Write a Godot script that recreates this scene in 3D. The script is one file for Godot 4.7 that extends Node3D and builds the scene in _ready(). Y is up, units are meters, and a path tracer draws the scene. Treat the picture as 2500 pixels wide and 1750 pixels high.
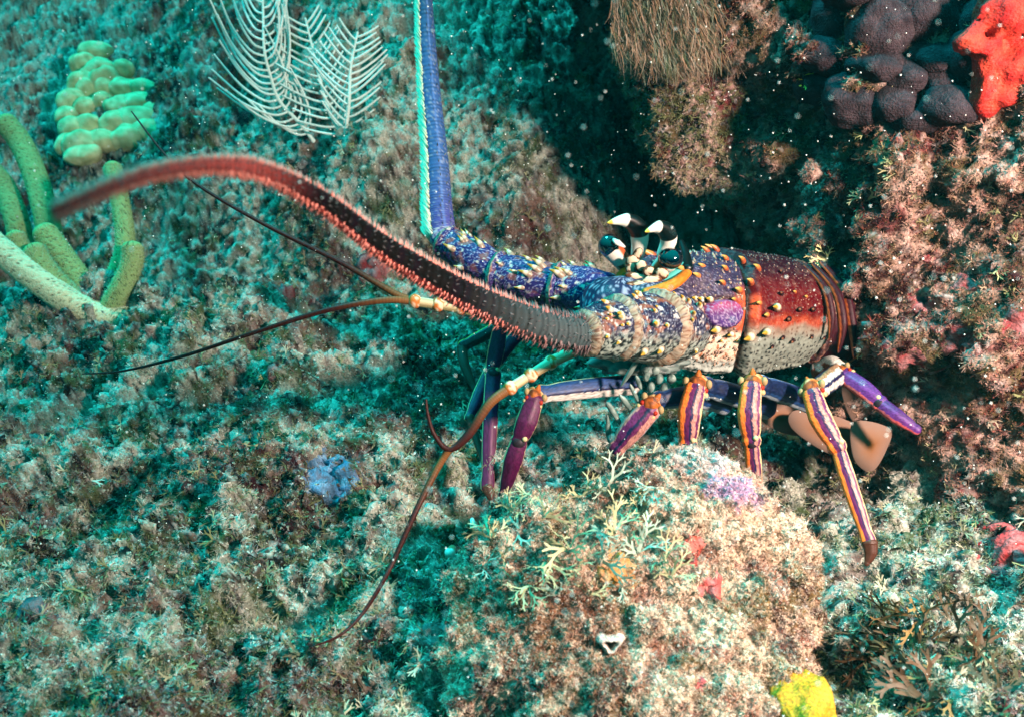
extends Node3D
# A spiny lobster at the mouth of its hole in a reef, lit by daylight through water and by a diver's strobe.

const LENS := 2165.0                       # focal length in pixels of the 2500 pixel wide photograph
const EYE := Vector3(0, 0.30, 0)
const PITCH := -25.0
var axis_r := Vector3.RIGHT
var axis_u: Vector3
var axis_f: Vector3
var rng := RandomNumberGenerator.new()
var n_big := FastNoiseLite.new()
var n_mid := FastNoiseLite.new()
var n_fine := FastNoiseLite.new()
var n_tiny := FastNoiseLite.new()
var n_patch := FastNoiseLite.new()
var n_cell := FastNoiseLite.new()
var n_net := FastNoiseLite.new()
var n_lump := FastNoiseLite.new()
var M := {}

# ---------------------------------------------------------------- helpers
class Shape:
	var v := PackedVector3Array()
	var c := PackedColorArray()
	var i := PackedInt32Array()
	func tri(a: int, b: int, d: int) -> void:
		i.append(a); i.append(b); i.append(d)
	func put(p: Vector3, col: Color) -> int:
		v.append(p); c.append(col)
		return v.size() - 1

func at(px: float, py: float, d: float) -> Vector3:
	return EYE + axis_r * ((px - 1250.0) / LENS * d) - axis_u * ((py - 875.0) / LENS * d) + axis_f * d

func rgb(r: float, g: float, b: float) -> Color:
	return Color(r / 255.0, g / 255.0, b / 255.0).srgb_to_linear()

func noise(freq: float, s: int, oct := 3, type := FastNoiseLite.TYPE_SIMPLEX_SMOOTH) -> FastNoiseLite:
	var n := FastNoiseLite.new()
	n.seed = s
	n.frequency = freq
	n.noise_type = type
	n.fractal_octaves = oct
	n.fractal_type = FastNoiseLite.FRACTAL_FBM if oct > 1 else FastNoiseLite.FRACTAL_NONE
	return n

func commit(s: Shape, origin := Vector3.ZERO) -> ArrayMesh:
	var arr := []
	arr.resize(Mesh.ARRAY_MAX)
	if origin != Vector3.ZERO:
		for k in s.v.size():
			s.v[k] -= origin
	arr[Mesh.ARRAY_VERTEX] = s.v
	arr[Mesh.ARRAY_COLOR] = s.c
	arr[Mesh.ARRAY_INDEX] = s.i
	var st := SurfaceTool.new()
	st.create_from_arrays(arr)
	st.generate_normals()
	return st.commit()

func put_mesh(called: String, mesh: Mesh, mat: Material, parent: Node3D = self) -> MeshInstance3D:
	var o := MeshInstance3D.new()
	o.name = called
	o.mesh = mesh
	o.material_override = mat
	parent.add_child(o, true)
	return o

var taken := {}
func numbered(called: String) -> String:
	var k: int = taken.get(called, 0)
	taken[called] = k + 1
	return called if k == 0 else "%s_%03d" % [called, k]

func tag(o: Node3D, label: String, category: String, group := "", kind := "") -> Node3D:
	if label: o.set_meta("label", label)
	if category: o.set_meta("category", category)
	if group: o.set_meta("group", group)
	if kind: o.set_meta("kind", kind)
	return o

func thing(called: String, where: Vector3, label: String, category: String, group := "") -> Node3D:
	var o := Node3D.new()
	o.name = numbered(called)
	add_child(o)
	o.position = where
	return tag(o, label, category, group)

func spline(p: Array, t: float) -> Variant:
	var n := p.size() - 1
	var x := clampf(t, 0.0, 1.0) * n
	var k := mini(int(x), n - 1)
	var f := x - k
	var p0 = p[maxi(k - 1, 0)]
	var p3 = p[mini(k + 2, n)]
	if p[k] is float:
		return lerpf(p[k], p[k + 1], f)
	return p[k].cubic_interpolate(p[k + 1], p0, p3, f)

var cap_length := 0.8

# a tube along pts; colours and radius factors are functions of (t along, angle round); angle 0 looks along face
func tube(s: Shape, pts: Array, rad: Array, n_along: int, n_round: int, col: Callable, face := Vector3.UP, flat := 1.0, wave = null, round_ends := true) -> void:
	var ring_t := []
	var cap := 4 if round_ends else 0
	for k in cap:
		ring_t.append([0.0, -1.0 + float(k) / cap])
	for k in n_along + 1:
		ring_t.append([float(k) / n_along, 0.0])
	for k in cap:
		ring_t.append([1.0, float(k + 1) / cap])
	var n := Vector3.ZERO
	var base := s.v.size()
	for r in ring_t:
		var t: float = r[0]
		var p: Vector3 = spline(pts, t)
		var q: Vector3 = spline(pts, minf(t + 0.01, 1.0))
		var o: Vector3 = spline(pts, maxf(t - 0.01, 0.0))
		var tan := (q - o).normalized()
		if n == Vector3.ZERO:
			n = face
		n = (n - tan * n.dot(tan)).normalized()
		var b := tan.cross(n)
		var e: float = spline(rad, t)
		var shrink := 1.0
		if r[1] != 0.0:
			shrink = sqrt(maxf(1.0 - r[1] * r[1], 0.0008))
			p += tan * r[1] * e * cap_length
		for k in n_round:
			var a := TAU * k / n_round
			var w: float = e * shrink
			if wave != null:
				w *= wave.call(t, a)
			s.v.append(p + n * (cos(a) * w * flat) + b * (sin(a) * w))
			s.c.append(col.call(t + r[1] * 0.25 * cap_length, a))
	for j in ring_t.size() - 1:
		for k in n_round:
			var a0 := base + j * n_round + k
			var a1 := base + j * n_round + (k + 1) % n_round
			s.tri(a0, a0 + n_round, a1)
			s.tri(a1, a0 + n_round, a1 + n_round)

func plain(c: Color) -> Callable:
	return func(_t, _a): return c

func tube_part(called: String, pts: Array, rad: Array, n_along: int, n_round: int, col: Callable, mat: Material, parent: Node3D, origin: Vector3, face := Vector3.UP, flat := 1.0, wave = null) -> MeshInstance3D:
	var s := Shape.new()
	tube(s, pts, rad, n_along, n_round, col, face, flat, wave)
	return put_mesh(called, commit(s, origin), mat, parent)

# a lump round a centre with half axes given by a basis, roughened by noise
func lump(s: Shape, centre: Vector3, b: Basis, rows: int, rough: float, freq_noise: FastNoiseLite, col: Callable) -> void:
	var base := s.v.size()
	var n := rows * 2
	for j in rows + 1:
		var th := PI * j / rows
		for k in n:
			var ph := TAU * k / n
			var d := Vector3(sin(th) * cos(ph), cos(th), sin(th) * sin(ph))
			var p := centre + b * d
			var w := 1.0 + rough * freq_noise.get_noise_3dv(p)
			p = centre + b * (d * w)
			s.v.append(p)
			s.c.append(col.call(p, d))
	for j in rows:
		for k in n:
			var a0 := base + j * n + k
			var a1 := base + j * n + (k + 1) % n
			s.tri(a0, a0 + n, a1)
			s.tri(a1, a0 + n, a1 + n)

func ball(s: Shape, centre: Vector3, r: Vector3, c: Color, rows := 8, turn := Basis.IDENTITY) -> void:
	lump(s, centre, turn * Basis.from_scale(r), rows, 0.0, n_mid, func(_p, _d): return c)

func ellipsoid(p: Vector3, c: Vector3, r: Vector3) -> float:
	var q := (p - c) / r
	var k0 := q.length()
	var k1 := (q / r).length()
	return k0 * (k0 - 1.0) / maxf(k1, 1e-6)

func smin(a: float, b: float, k: float) -> float:
	var h := maxf(k - absf(a - b), 0.0) / k
	return minf(a, b) - h * h * k * 0.25

# surface nets of a distance field; blocks far from the surface are skipped
func nets(f: Callable, lo: Vector3, hi: Vector3, h: float) -> Shape:
	const B := 6
	var nb := Vector3i(ceili((hi.x - lo.x) / h / B), ceili((hi.y - lo.y) / h / B), ceili((hi.z - lo.z) / h / B))
	var nx := nb.x * B + 1
	var ny := nb.y * B + 1
	var nz := nb.z * B + 1
	var sy := nx
	var sz := nx * ny
	var val := PackedFloat32Array()
	val.resize(nx * ny * nz)
	val.fill(1e9)
	var live := []
	var reach := h * B * 0.9 * 1.5
	for bz in nb.z:
		for by in nb.y:
			for bx in nb.x:
				var mid := lo + Vector3(bx + 0.5, by + 0.5, bz + 0.5) * (h * B)
				if absf(f.call(mid)) > reach:
					continue
				live.append(Vector3i(bx, by, bz))
				for z in B + 1:
					for y in B + 1:
						var at0 := bx * B + (by * B + y) * sy + (bz * B + z) * sz
						for x in B + 1:
							if val[at0 + x] > 1e8:
								val[at0 + x] = f.call(lo + Vector3(bx * B + x, by * B + y, bz * B + z) * h)
	var s := Shape.new()
	var vid := {}
	var off := [0, 1, sy, sy + 1, sz, sz + 1, sz + sy, sz + sy + 1]
	var corner := []
	for k in 8:
		corner.append(Vector3(k & 1, (k >> 1) & 1, (k >> 2) & 1))
	var edges := [[0, 1], [2, 3], [4, 5], [6, 7], [0, 2], [1, 3], [4, 6], [5, 7], [0, 4], [1, 5], [2, 6], [3, 7]]
	for bl in live:
		for z in range(bl.z * B, bl.z * B + B):
			for y in range(bl.y * B, bl.y * B + B):
				for x in range(bl.x * B, bl.x * B + B):
					var id := x + y * sy + z * sz
					var m := 0
					for k in 8:
						if val[id + off[k]] < 0.0:
							m |= 1 << k
					if m == 0 or m == 255:
						continue
					var sum := Vector3.ZERO
					var cnt := 0
					for e in edges:
						var a: float = val[id + off[e[0]]]
						var b: float = val[id + off[e[1]]]
						if (a < 0.0) != (b < 0.0):
							sum += corner[e[0]].lerp(corner[e[1]], a / (a - b))
							cnt += 1
					vid[id] = s.v.size()
					s.v.append(lo + (Vector3(x, y, z) + sum / cnt) * h)
	for id in vid:
		var a: float = val[id]
		var st := [1, sy, sz]
		for ax in 3:
			var u: int = st[(ax + 1) % 3]
			var w: int = st[(ax + 2) % 3]
			var b: float = val[id + st[ax]]
			if (a < 0.0) == (b < 0.0) or b > 1e8:
				continue
			var q := [id, id - u, id - u - w, id - w]
			if not (vid.has(q[1]) and vid.has(q[2]) and vid.has(q[3])):
				continue
			var i0: int = vid[q[0]]
			var i1: int = vid[q[1]]
			var i2: int = vid[q[2]]
			var i3: int = vid[q[3]]
			if a < 0.0:
				s.tri(i0, i2, i1); s.tri(i0, i3, i2)
			else:
				s.tri(i0, i1, i2); s.tri(i0, i2, i3)
	return s

func split_faces(s: Shape) -> Shape:
	var o := Shape.new()
	o.v = s.v.duplicate()
	var mid := {}
	for t in s.i.size() / 3:
		var id := [s.i[3 * t], s.i[3 * t + 1], s.i[3 * t + 2]]
		var m := [0, 0, 0]
		for e in 3:
			var a: int = id[e]
			var b: int = id[(e + 1) % 3]
			var key := mini(a, b) * 4000000 + maxi(a, b)
			if not mid.has(key):
				mid[key] = o.v.size()
				o.v.append((s.v[a] + s.v[b]) * 0.5)
			m[e] = mid[key]
		o.tri(id[0], m[0], m[2]); o.tri(m[0], id[1], m[1]); o.tri(m[2], m[1], id[2]); o.tri(m[0], m[1], m[2])
	return o

func roughen(s: Shape, amount: Callable) -> void:
	var nor := PackedVector3Array()
	nor.resize(s.v.size())
	for t in s.i.size() / 3:
		var a := s.i[3 * t]
		var b := s.i[3 * t + 1]
		var c := s.i[3 * t + 2]
		var n := (s.v[c] - s.v[a]).cross(s.v[b] - s.v[a])
		nor[a] += n; nor[b] += n; nor[c] += n
	for k in s.v.size():
		s.v[k] += nor[k].normalized() * amount.call(s.v[k])

# ---------------------------------------------------------------- materials
func grain_texture(freq: float, s: int, lo: float, hi: float, size := 512, type := FastNoiseLite.TYPE_SIMPLEX_SMOOTH, power := 1.0) -> ImageTexture:
	var n := noise(freq, s, 4, type)
	var src := n.get_seamless_image(size, size)
	var out := Image.create(size, size, false, Image.FORMAT_L8)
	for y in size:
		for x in size:
			var g := lerpf(lo, hi, pow(src.get_pixel(x, y).r, power))
			out.set_pixel(x, y, Color(g, g, g))
	return ImageTexture.create_from_image(out)

func surface(rough: float, spec := 0.5, grain: Texture2D = null, relief: Texture2D = null, repeat_m := 0.06, relief_cm := 0.05) -> StandardMaterial3D:
	var m := StandardMaterial3D.new()
	m.vertex_color_use_as_albedo = true
	m.roughness = rough
	m.metallic_specular = spec
	if grain or relief:
		m.uv1_triplanar = true
		m.uv1_world_triplanar = true
		m.uv1_scale = Vector3.ONE / repeat_m
	if grain:
		m.albedo_texture = grain
	if relief:
		m.heightmap_enabled = true
		m.heightmap_texture = relief
		m.heightmap_scale = relief_cm
	return m

func make_materials() -> void:
	n_big = noise(5.0, 3, 2)
	n_mid = noise(22.0, 5, 3)
	n_fine = noise(85.0, 7, 3)
	n_tiny = noise(330.0, 9, 2)
	n_patch = noise(30.0, 11, 3)
	n_cell = noise(330.0, 13, 1, FastNoiseLite.TYPE_CELLULAR)
	n_cell.cellular_return_type = FastNoiseLite.RETURN_DISTANCE
	n_cell.cellular_jitter = 0.75
	n_lump = noise(32.0, 17, 1, FastNoiseLite.TYPE_CELLULAR)
	n_lump.cellular_return_type = FastNoiseLite.RETURN_DISTANCE
	n_net = noise(520.0, 15, 1, FastNoiseLite.TYPE_CELLULAR)
	n_net.cellular_return_type = FastNoiseLite.RETURN_DISTANCE2_SUB
	var grain := grain_texture(0.035, 21, 0.5, 1.0, 512, FastNoiseLite.TYPE_SIMPLEX_SMOOTH, 1.3)
	var bumps := grain_texture(0.05, 22, 0.0, 1.0, 512)
	var pores := grain_texture(0.06, 23, 0.0, 1.0, 256, FastNoiseLite.TYPE_CELLULAR)
	M.reef = surface(0.95, 0.2, grain, bumps, 0.05, 0.12)
	M.turf = surface(0.9, 0.2)
	M.turf.backlight = Color(0.25, 0.25, 0.25)
	M.alga = surface(0.6, 0.4)
	M.alga.backlight = Color(0.35, 0.35, 0.35)
	M.shell = surface(0.46, 0.25, null, bumps, 0.02, 0.014)
	M.shell.albedo_color = Color(0.78, 0.78, 0.78)
	M.leg = surface(0.42, 0.35, null, bumps, 0.012, 0.012)
	M.leg.albedo_color = Color(0.97, 0.97, 0.97)
	M.spine = surface(0.35, 0.4)
	M.spine.albedo_color = Color(0.86, 0.86, 0.86)
	M.hair = surface(0.7, 0.3)
	M.eye = surface(0.06, 0.7)
	M.eye.clearcoat_enabled = true
	M.eye.clearcoat_roughness = 0.03
	M.coral = surface(0.9, 0.2, null, pores, 0.02, 0.1)
	M.stipple = surface(0.9, 0.2, grain_texture(0.12, 31, 0.45, 1.0, 256, FastNoiseLite.TYPE_CELLULAR), pores, 0.02, 0.14)
	M.sponge = surface(0.7, 0.35, grain, pores, 0.03, 0.1)
	M.blade = surface(0.75, 0.08)
	M.blade.backlight = Color(0.15, 0.13, 0.1)
	M.snow = surface(0.8, 0.3)
	M.body = surface(0.5)

# ---------------------------------------------------------------- the reef
func stops(x: float, list: Array) -> float:
	if x <= list[0][0]:
		return list[0][1]
	for k in list.size() - 1:
		if x < list[k + 1][0]:
			return lerpf(list[k][1], list[k + 1][1], smoothstep(list[k][0], list[k + 1][0], x))
	return list[-1][1]

func bell(x: float) -> float:
	return exp(-x * x)

func floor_y(x: float, z: float) -> float:
	var zb := stops(x, [[-0.62, -1.0], [-0.35, -0.88], [-0.12, -0.76], [0.06, -0.73], [0.16, -0.86], [0.32, -0.86], [0.45, -0.7]]) + 0.03 * n_big.get_noise_2d(x * 1.7, 4.0)
	var step := stops(x, [[-0.6, 0.0], [-0.3, 0.05], [-0.1, 0.1], [0.1, 0.09], [0.6, 0.1]])
	var t := zb - z
	var y := 0.0
	if t > 0.0:
		y += step * smoothstep(0.0, 0.09, t) + 0.5 * maxf(t - 0.02, 0.0)
	var left := smoothstep(0.02, -0.2, x)
	y -= 0.03 * left * bell((t + 0.05) / 0.07)
	y += 0.040 * smoothstep(0.0, -0.16, x) * smoothstep(-0.5, -0.38, x) * bell((z + 0.71) / 0.085)
	y -= 0.05 * bell((x + 0.48) / 0.12) * bell((z + 0.62) / 0.12)
	y -= 0.035 * bell((x - 0.21) / 0.1) * bell((z + 0.50) / 0.09)
	y -= 0.012 * bell((x + 0.01) / 0.05) * bell((z + 0.42) / 0.1)
	y -= 0.055 * bell((x - 0.02) / 0.085) * bell((z + 0.245) / 0.06)
	y -= 0.035 * bell((x - 0.165) / 0.03) * bell((z + 0.38) / 0.07)
	y += 0.35 * maxf(x - 0.26, 0.0) * smoothstep(-0.2, -0.45, z)
	var calm := 1.0 - 0.85 * smoothstep(-0.02, 0.02, t) * smoothstep(0.14, 0.08, t) * smoothstep(0.02, 0.06, step)
	y += 0.03 * n_big.get_noise_2d(x * 1.3, z * 1.3) + 0.020 * calm * n_mid.get_noise_2d(x, z)
	var wx := x + 0.012 * n_fine.get_noise_2d(x + 3.0, z)
	var wz := z + 0.012 * n_fine.get_noise_2d(x, z + 7.0)
	y -= 0.011 * calm * (n_lump.get_noise_2d(wx, wz) + 0.6)
	return y

func mix3(a: Color, b: Color, t: float) -> Color:
	return a.lerp(b, clampf(t, 0.0, 1.0))

# what grows where: pale sediment, olive turf, maroon crusts, pink coralline crust
func reef_colour(p: Vector3, kind: int) -> Color:
	var a := n_patch.get_noise_3dv(p)
	var b := n_fine.get_noise_3dv(p * 0.8 + Vector3(3, 1, 2))
	var c := n_mid.get_noise_3dv(p * 1.4 + Vector3(7, 5, 1))
	var d := n_tiny.get_noise_3dv(p)
	var pale: Color
	var olive: Color
	var dark: Color
	var crust: Color
	if kind == 0:
		pale = rgb(192, 194, 178); olive = rgb(80, 98, 66); dark = rgb(30, 31, 29); crust = rgb(98, 72, 74)
	elif kind == 1:
		pale = rgb(232, 202, 186); olive = rgb(112, 98, 66); dark = rgb(60, 32, 30); crust = rgb(140, 78, 80)
	elif kind == 2:
		pale = rgb(226, 200, 172); olive = rgb(134, 112, 72); dark = rgb(74, 46, 36); crust = rgb(168, 106, 86)
	elif kind == 4:
		pale = rgb(192, 162, 148); olive = rgb(100, 88, 60); dark = rgb(50, 26, 27); crust = rgb(132, 58, 64)
	else:
		pale = rgb(120, 98, 88); olive = rgb(78, 76, 58); dark = rgb(50, 28, 30); crust = rgb(92, 40, 44)
	var wide := n_big.get_noise_3dv(p * 2.2 + Vector3(1, 9, 4))
	var plainer := 0.12 if kind == 2 else (0.1 if kind == 1 else 0.0)
	var col := mix3(pale, olive, smoothstep(-0.15, 0.35, a + 0.5 * b + 0.55 * wide - plainer))
	col = mix3(col, crust, smoothstep(0.12, 0.4, c + 0.35 * b) * 0.8)
	col = mix3(col, dark, smoothstep(0.02, 0.32, -a * 0.5 + b * 0.9 - 0.08 + 0.45 * wide - plainer * 0.6))
	col = mix3(col, pale.lightened(0.35), smoothstep(0.25, 0.6, d + 0.3 * c) * 0.7)
	return col

func build_floor() -> Shape:
	var s := Shape.new()
	var zs := PackedFloat32Array()
	var z := -0.16
	while z > -1.75:
		zs.append(z)
		z += minf(z * 0.0030, -0.0012)
	var nx := 600
	for k in zs.size():
		for i in nx:
			var x := lerpf(-1.05, 0.62, float(i) / (nx - 1))
			var p := Vector3(x, floor_y(x, zs[k]), zs[k])
			s.v.append(p)
			s.c.append(Color.WHITE)
	for k in zs.size() - 1:
		for i in nx - 1:
			var a := k * nx + i
			s.tri(a, a + nx, a + 1)
			s.tri(a + 1, a + nx, a + nx + 1)
	roughen(s, func(p): return 0.009 * n_fine.get_noise_3dv(p) + 0.004 * n_tiny.get_noise_3dv(p) - 0.006 * (n_lump.get_noise_3dv(p * 2.3) + 0.6))
	for k in s.v.size():
		s.c[k] = floor_colour(s.v[k])
	return s

func floor_colour(p: Vector3) -> Color:
	# maroon and brown crusts grow in patches anywhere on the reef
	var c0 := mix3(reef_colour(p, 0), reef_colour(p, 3), smoothstep(0.12, 0.32, n_big.get_noise_3dv(p * 1.8 + Vector3(2, 0, 6)) + 0.3 * n_mid.get_noise_3dv(p * 2.0)))
	var chalk := smoothstep(-0.24, -0.16, p.x) * smoothstep(0.02, -0.05, p.x) * smoothstep(0.09, 0.14, p.y) + 0.8 * smoothstep(-0.45, -0.6, p.x) * smoothstep(-1.1, -1.2, p.z)
	c0 = mix3(c0, rgb(214, 216, 198), chalk * smoothstep(-0.25, 0.25, n_fine.get_noise_3dv(p) + n_mid.get_noise_3dv(p * 1.5)) * 0.85)
	return c0

var wall_parts := []
func wall_field(p: Vector3) -> float:
	var w := 1e9
	for e in wall_parts:
		w = smin(w, ellipsoid(p, e[0], e[1]), e[2])
	return w + 0.03 * n_big.get_noise_3dv(p * 2.2) + 0.018 * n_mid.get_noise_3dv(p) + 0.010 * (n_lump.get_noise_3dv(p) + 0.6)

func build_wall() -> Shape:
	wall_parts = [
		[at(2640, 900, 0.63), Vector3(0.17, 0.21, 0.17), 0.05],
		[at(2330, 90, 0.66), Vector3(0.18, 0.10, 0.15), 0.05],
		[at(2750, 480, 0.62), Vector3(0.22, 0.16, 0.16), 0.05],
		[at(2420, 1060, 0.66), Vector3(0.10, 0.09, 0.10), 0.05],
		[at(2060, 430, 0.72), Vector3(0.09, 0.05, 0.10), 0.04],
		[at(2400, 700, 0.84), Vector3(0.2, 0.3, 0.14), 0.06],
		[at(1900, 150, 0.95), Vector3(0.22, 0.13, 0.16), 0.06],
		[at(1800, -330, 0.76), Vector3(0.27, 0.07, 0.22), 0.05],
	]
	var s := nets(wall_field, Vector3(-0.12, -0.10, -1.15), Vector3(0.72, 0.58, -0.36), 0.0065)
	s = split_faces(s)
	roughen(s, func(p): return 0.009 * n_fine.get_noise_3dv(p) + 0.004 * n_tiny.get_noise_3dv(p) - 0.004 * n_lump.get_noise_3dv(p * 2.4))
	s.c.resize(s.v.size())
	for k in s.v.size():
		var p := s.v[k]
		var inner := smoothstep(0.1, 0.3, n_big.get_noise_3dv(p * 2.0 + Vector3(8, 3, 1)))
		s.c[k] = mix3(reef_colour(p, 4).lerp(reef_colour(p, 1), smoothstep(0.42, 0.55, p.x) * 0.7), reef_colour(p, 3), inner + 0.3 * n_mid.get_noise_3dv(p))
	return s

func build_hanging_rock() -> Shape:
	var parts := [[at(1700, 60, 0.70), Vector3(0.065, 0.075, 0.06)], [at(1700, 290, 0.685), Vector3(0.042, 0.05, 0.045)], [at(1790, 420, 0.69), Vector3(0.03, 0.024, 0.035)]]
	var f := func(p: Vector3) -> float:
		var w := 1e9
		for e in parts:
			w = smin(w, ellipsoid(p, e[0], e[1]), 0.02)
		return w + 0.012 * n_mid.get_noise_3dv(p * 1.3)
	var c: Vector3 = at(1720, 220, 0.69)
	var s := nets(f, c - Vector3(0.11, 0.14, 0.12), c + Vector3(0.11, 0.15, 0.12), 0.005)
	s = split_faces(s)
	roughen(s, func(p): return 0.006 * n_fine.get_noise_3dv(p) + 0.003 * n_tiny.get_noise_3dv(p))
	s.c.resize(s.v.size())
	for k in s.v.size():
		s.c[k] = reef_colour(s.v[k], 4)
	return s

func build_boulder() -> Shape:
	var parts := [
		[Vector3(0.088, 0.004, -0.372), Vector3(0.046, 0.064, 0.05)],
		[Vector3(0.026, 0.0, -0.352), Vector3(0.055, 0.052, 0.055)],
		[Vector3(0.05, -0.008, -0.318), Vector3(0.072, 0.036, 0.052)],
		[Vector3(0.0, -0.006, -0.318), Vector3(0.028, 0.024, 0.028)],
		[Vector3(0.1, -0.03, -0.335), Vector3(0.045, 0.05, 0.06)],
		[Vector3(0.118, 0.0, -0.368), Vector3(0.034, 0.044, 0.04)],
	]
	var f := func(p: Vector3) -> float:
		var w := 1e9
		for e in parts:
			w = smin(w, ellipsoid(p, e[0], e[1]), 0.02)
		return w + 0.010 * n_mid.get_noise_3dv(p * 1.6 + Vector3(1, 2, 3))
	var s := nets(f, Vector3(-0.06, -0.09, -0.47), Vector3(0.19, 0.1, -0.23), 0.004)
	s = split_faces(s)
	roughen(s, func(p): return 0.006 * n_fine.get_noise_3dv(p * 1.1) + 0.0035 * n_tiny.get_noise_3dv(p) - 0.0035 * n_lump.get_noise_3dv(p * 2.2))
	s.c.resize(s.v.size())
	boulder_pts = s.v.duplicate()
	var lilac := at(1800, 1165, on_boulder(1800, 1165))
	var chalk := at(1720, 1095, on_boulder(1720, 1095))
	var rust := at(1330, 1520, on_boulder(1330, 1520))
	var maroon := at(1690, 1150, on_boulder(1690, 1150))
	for k in s.v.size():
		var p := s.v[k]
		var c := reef_colour(p, 2)
		# lilac coralline crust near the top, rust film low on the front
		c = mix3(c, rgb(206, 160, 206), smoothstep(0.019, 0.010, p.distance_to(lilac) + 0.012 * n_fine.get_noise_3dv(p)) * 0.85)
		c = mix3(c, rgb(140, 84, 84), smoothstep(0.013, 0.006, p.distance_to(maroon) + 0.012 * n_fine.get_noise_3dv(p)) * 0.7)
		c = mix3(c, rgb(212, 205, 200), smoothstep(0.024, 0.010, p.distance_to(chalk) + 0.008 * n_fine.get_noise_3dv(p)) * 0.8)
		c = mix3(c, rgb(150, 100, 70), smoothstep(0.040, 0.022, p.distance_to(rust) + 0.02 * n_mid.get_noise_3dv(p)) * 0.6)
		s.c[k] = c
	return s

# ---------------------------------------------------------------- what covers the reef
func blade(s: Shape, p: Vector3, dir: Vector3, side: Vector3, length: float, width: float, bend: Vector3, c: Color, n := 2) -> void:
	var base := s.v.size()
	for k in n + 1:
		var t := float(k) / n
		var q := p + dir * (length * t) + bend * (length * t * t)
		var w := side * (width * (1.0 - 0.75 * t))
		s.put(q - w, c); s.put(q + w, c)
	for k in n:
		var a := base + 2 * k
		s.tri(a, a + 2, a + 1); s.tri(a + 1, a + 2, a + 3)

func any_dir() -> Vector3:
	return Vector3(rng.randfn(), rng.randfn(), rng.randfn()).normalized()

func tuft_mesh(n: int, spread: float, width: float) -> ArrayMesh:
	var s := Shape.new()
	for k in n:
		var d := (Vector3.UP + any_dir() * spread).normalized()
		var side := d.cross(any_dir()).normalized()
		var w := rng.randf_range(0.6, 1.15)
		blade(s, any_dir() * 0.12, d, side, rng.randf_range(0.5, 1.0), width * rng.randf_range(0.6, 1.4), any_dir() * 0.5, Color(w, w, w))
	return commit(s)

func crumb_mesh(n: int) -> ArrayMesh:
	var s := Shape.new()
	for k in n:
		var c := any_dir() * rng.randf_range(0.0, 0.6)
		c.y = absf(c.y) * 0.7
		var r := rng.randf_range(0.14, 0.36)
		var base := s.v.size()
		var g := rng.randf_range(0.6, 1.2)
		var turn := Basis.from_euler(Vector3(rng.randf() * TAU, rng.randf() * TAU, 0))
		for d in [Vector3.UP, Vector3.DOWN, Vector3.RIGHT, Vector3.BACK, Vector3.LEFT, Vector3.FORWARD]:
			s.put(c + turn * (d * r * rng.randf_range(0.6, 1.2)), Color(g, g, g))
		for e in 4:
			var a := base + 2 + e
			var b := base + 2 + (e + 1) % 4
			s.tri(base, a, b); s.tri(base + 1, b, a)
	return commit(s)

# a flat ribbon that forks again and again
func fork(s: Shape, p: Vector3, dir: Vector3, nor: Vector3, length: float, width: float, level: int, c: Color) -> void:
	var side := dir.cross(nor).normalized()
	var q := p + dir * length
	var th := nor * width * 0.10
	var base := s.v.size()
	var w2 := width * (1.15 if level > 0 else 0.55)
	var tip := c if level > 0 else c.lightened(0.1)
	var m := p.lerp(q, 0.5) + nor * length * rng.randf_range(-0.08, 0.08)
	for e in [[p, width, c], [m, width * 0.92, c], [q, w2, tip]]:
		s.put(e[0] - side * e[1] - th * 0.3, e[2]); s.put(e[0] + th, e[2]); s.put(e[0] + side * e[1] - th * 0.3, e[2])
	for k in 2:
		for j in 2:
			var a := base + 3 * k + j
			s.tri(a, a + 3, a + 1); s.tri(a + 1, a + 3, a + 4)
	if level == 0:
		return
	var open := rng.randf_range(0.3, 0.55)
	for sg in [-1.0, 1.0]:
		var d: Vector3 = (dir * cos(open) + side * sin(open) * sg + nor * rng.randf_range(-0.4, 0.4)).normalized()
		var nn := (nor - d * nor.dot(d) + side * rng.randf_range(-0.35, 0.35)).normalized()
		nn = (nn - d * nn.dot(d)).normalized()
		fork(s, q - dir * width * 0.2 + side * sg * width * 0.35, d, nn, length * rng.randf_range(0.65, 0.95), width * 0.8, level - 1 if rng.randf() < 0.85 else 0, c)

func forked_mesh(stems: int, levels: int, c := Color.WHITE, lean := 0.9) -> ArrayMesh:
	var s := Shape.new()
	for k in stems:
		var d := (Vector3.UP + any_dir() * lean).normalized()
		d.y = absf(d.y)
		var nor := d.cross(any_dir()).normalized()
		fork(s, any_dir() * 0.05, d, nor, rng.randf_range(0.24, 0.36), rng.randf_range(0.045, 0.062), levels, c)
	return commit(s)

var crusts := []

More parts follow.
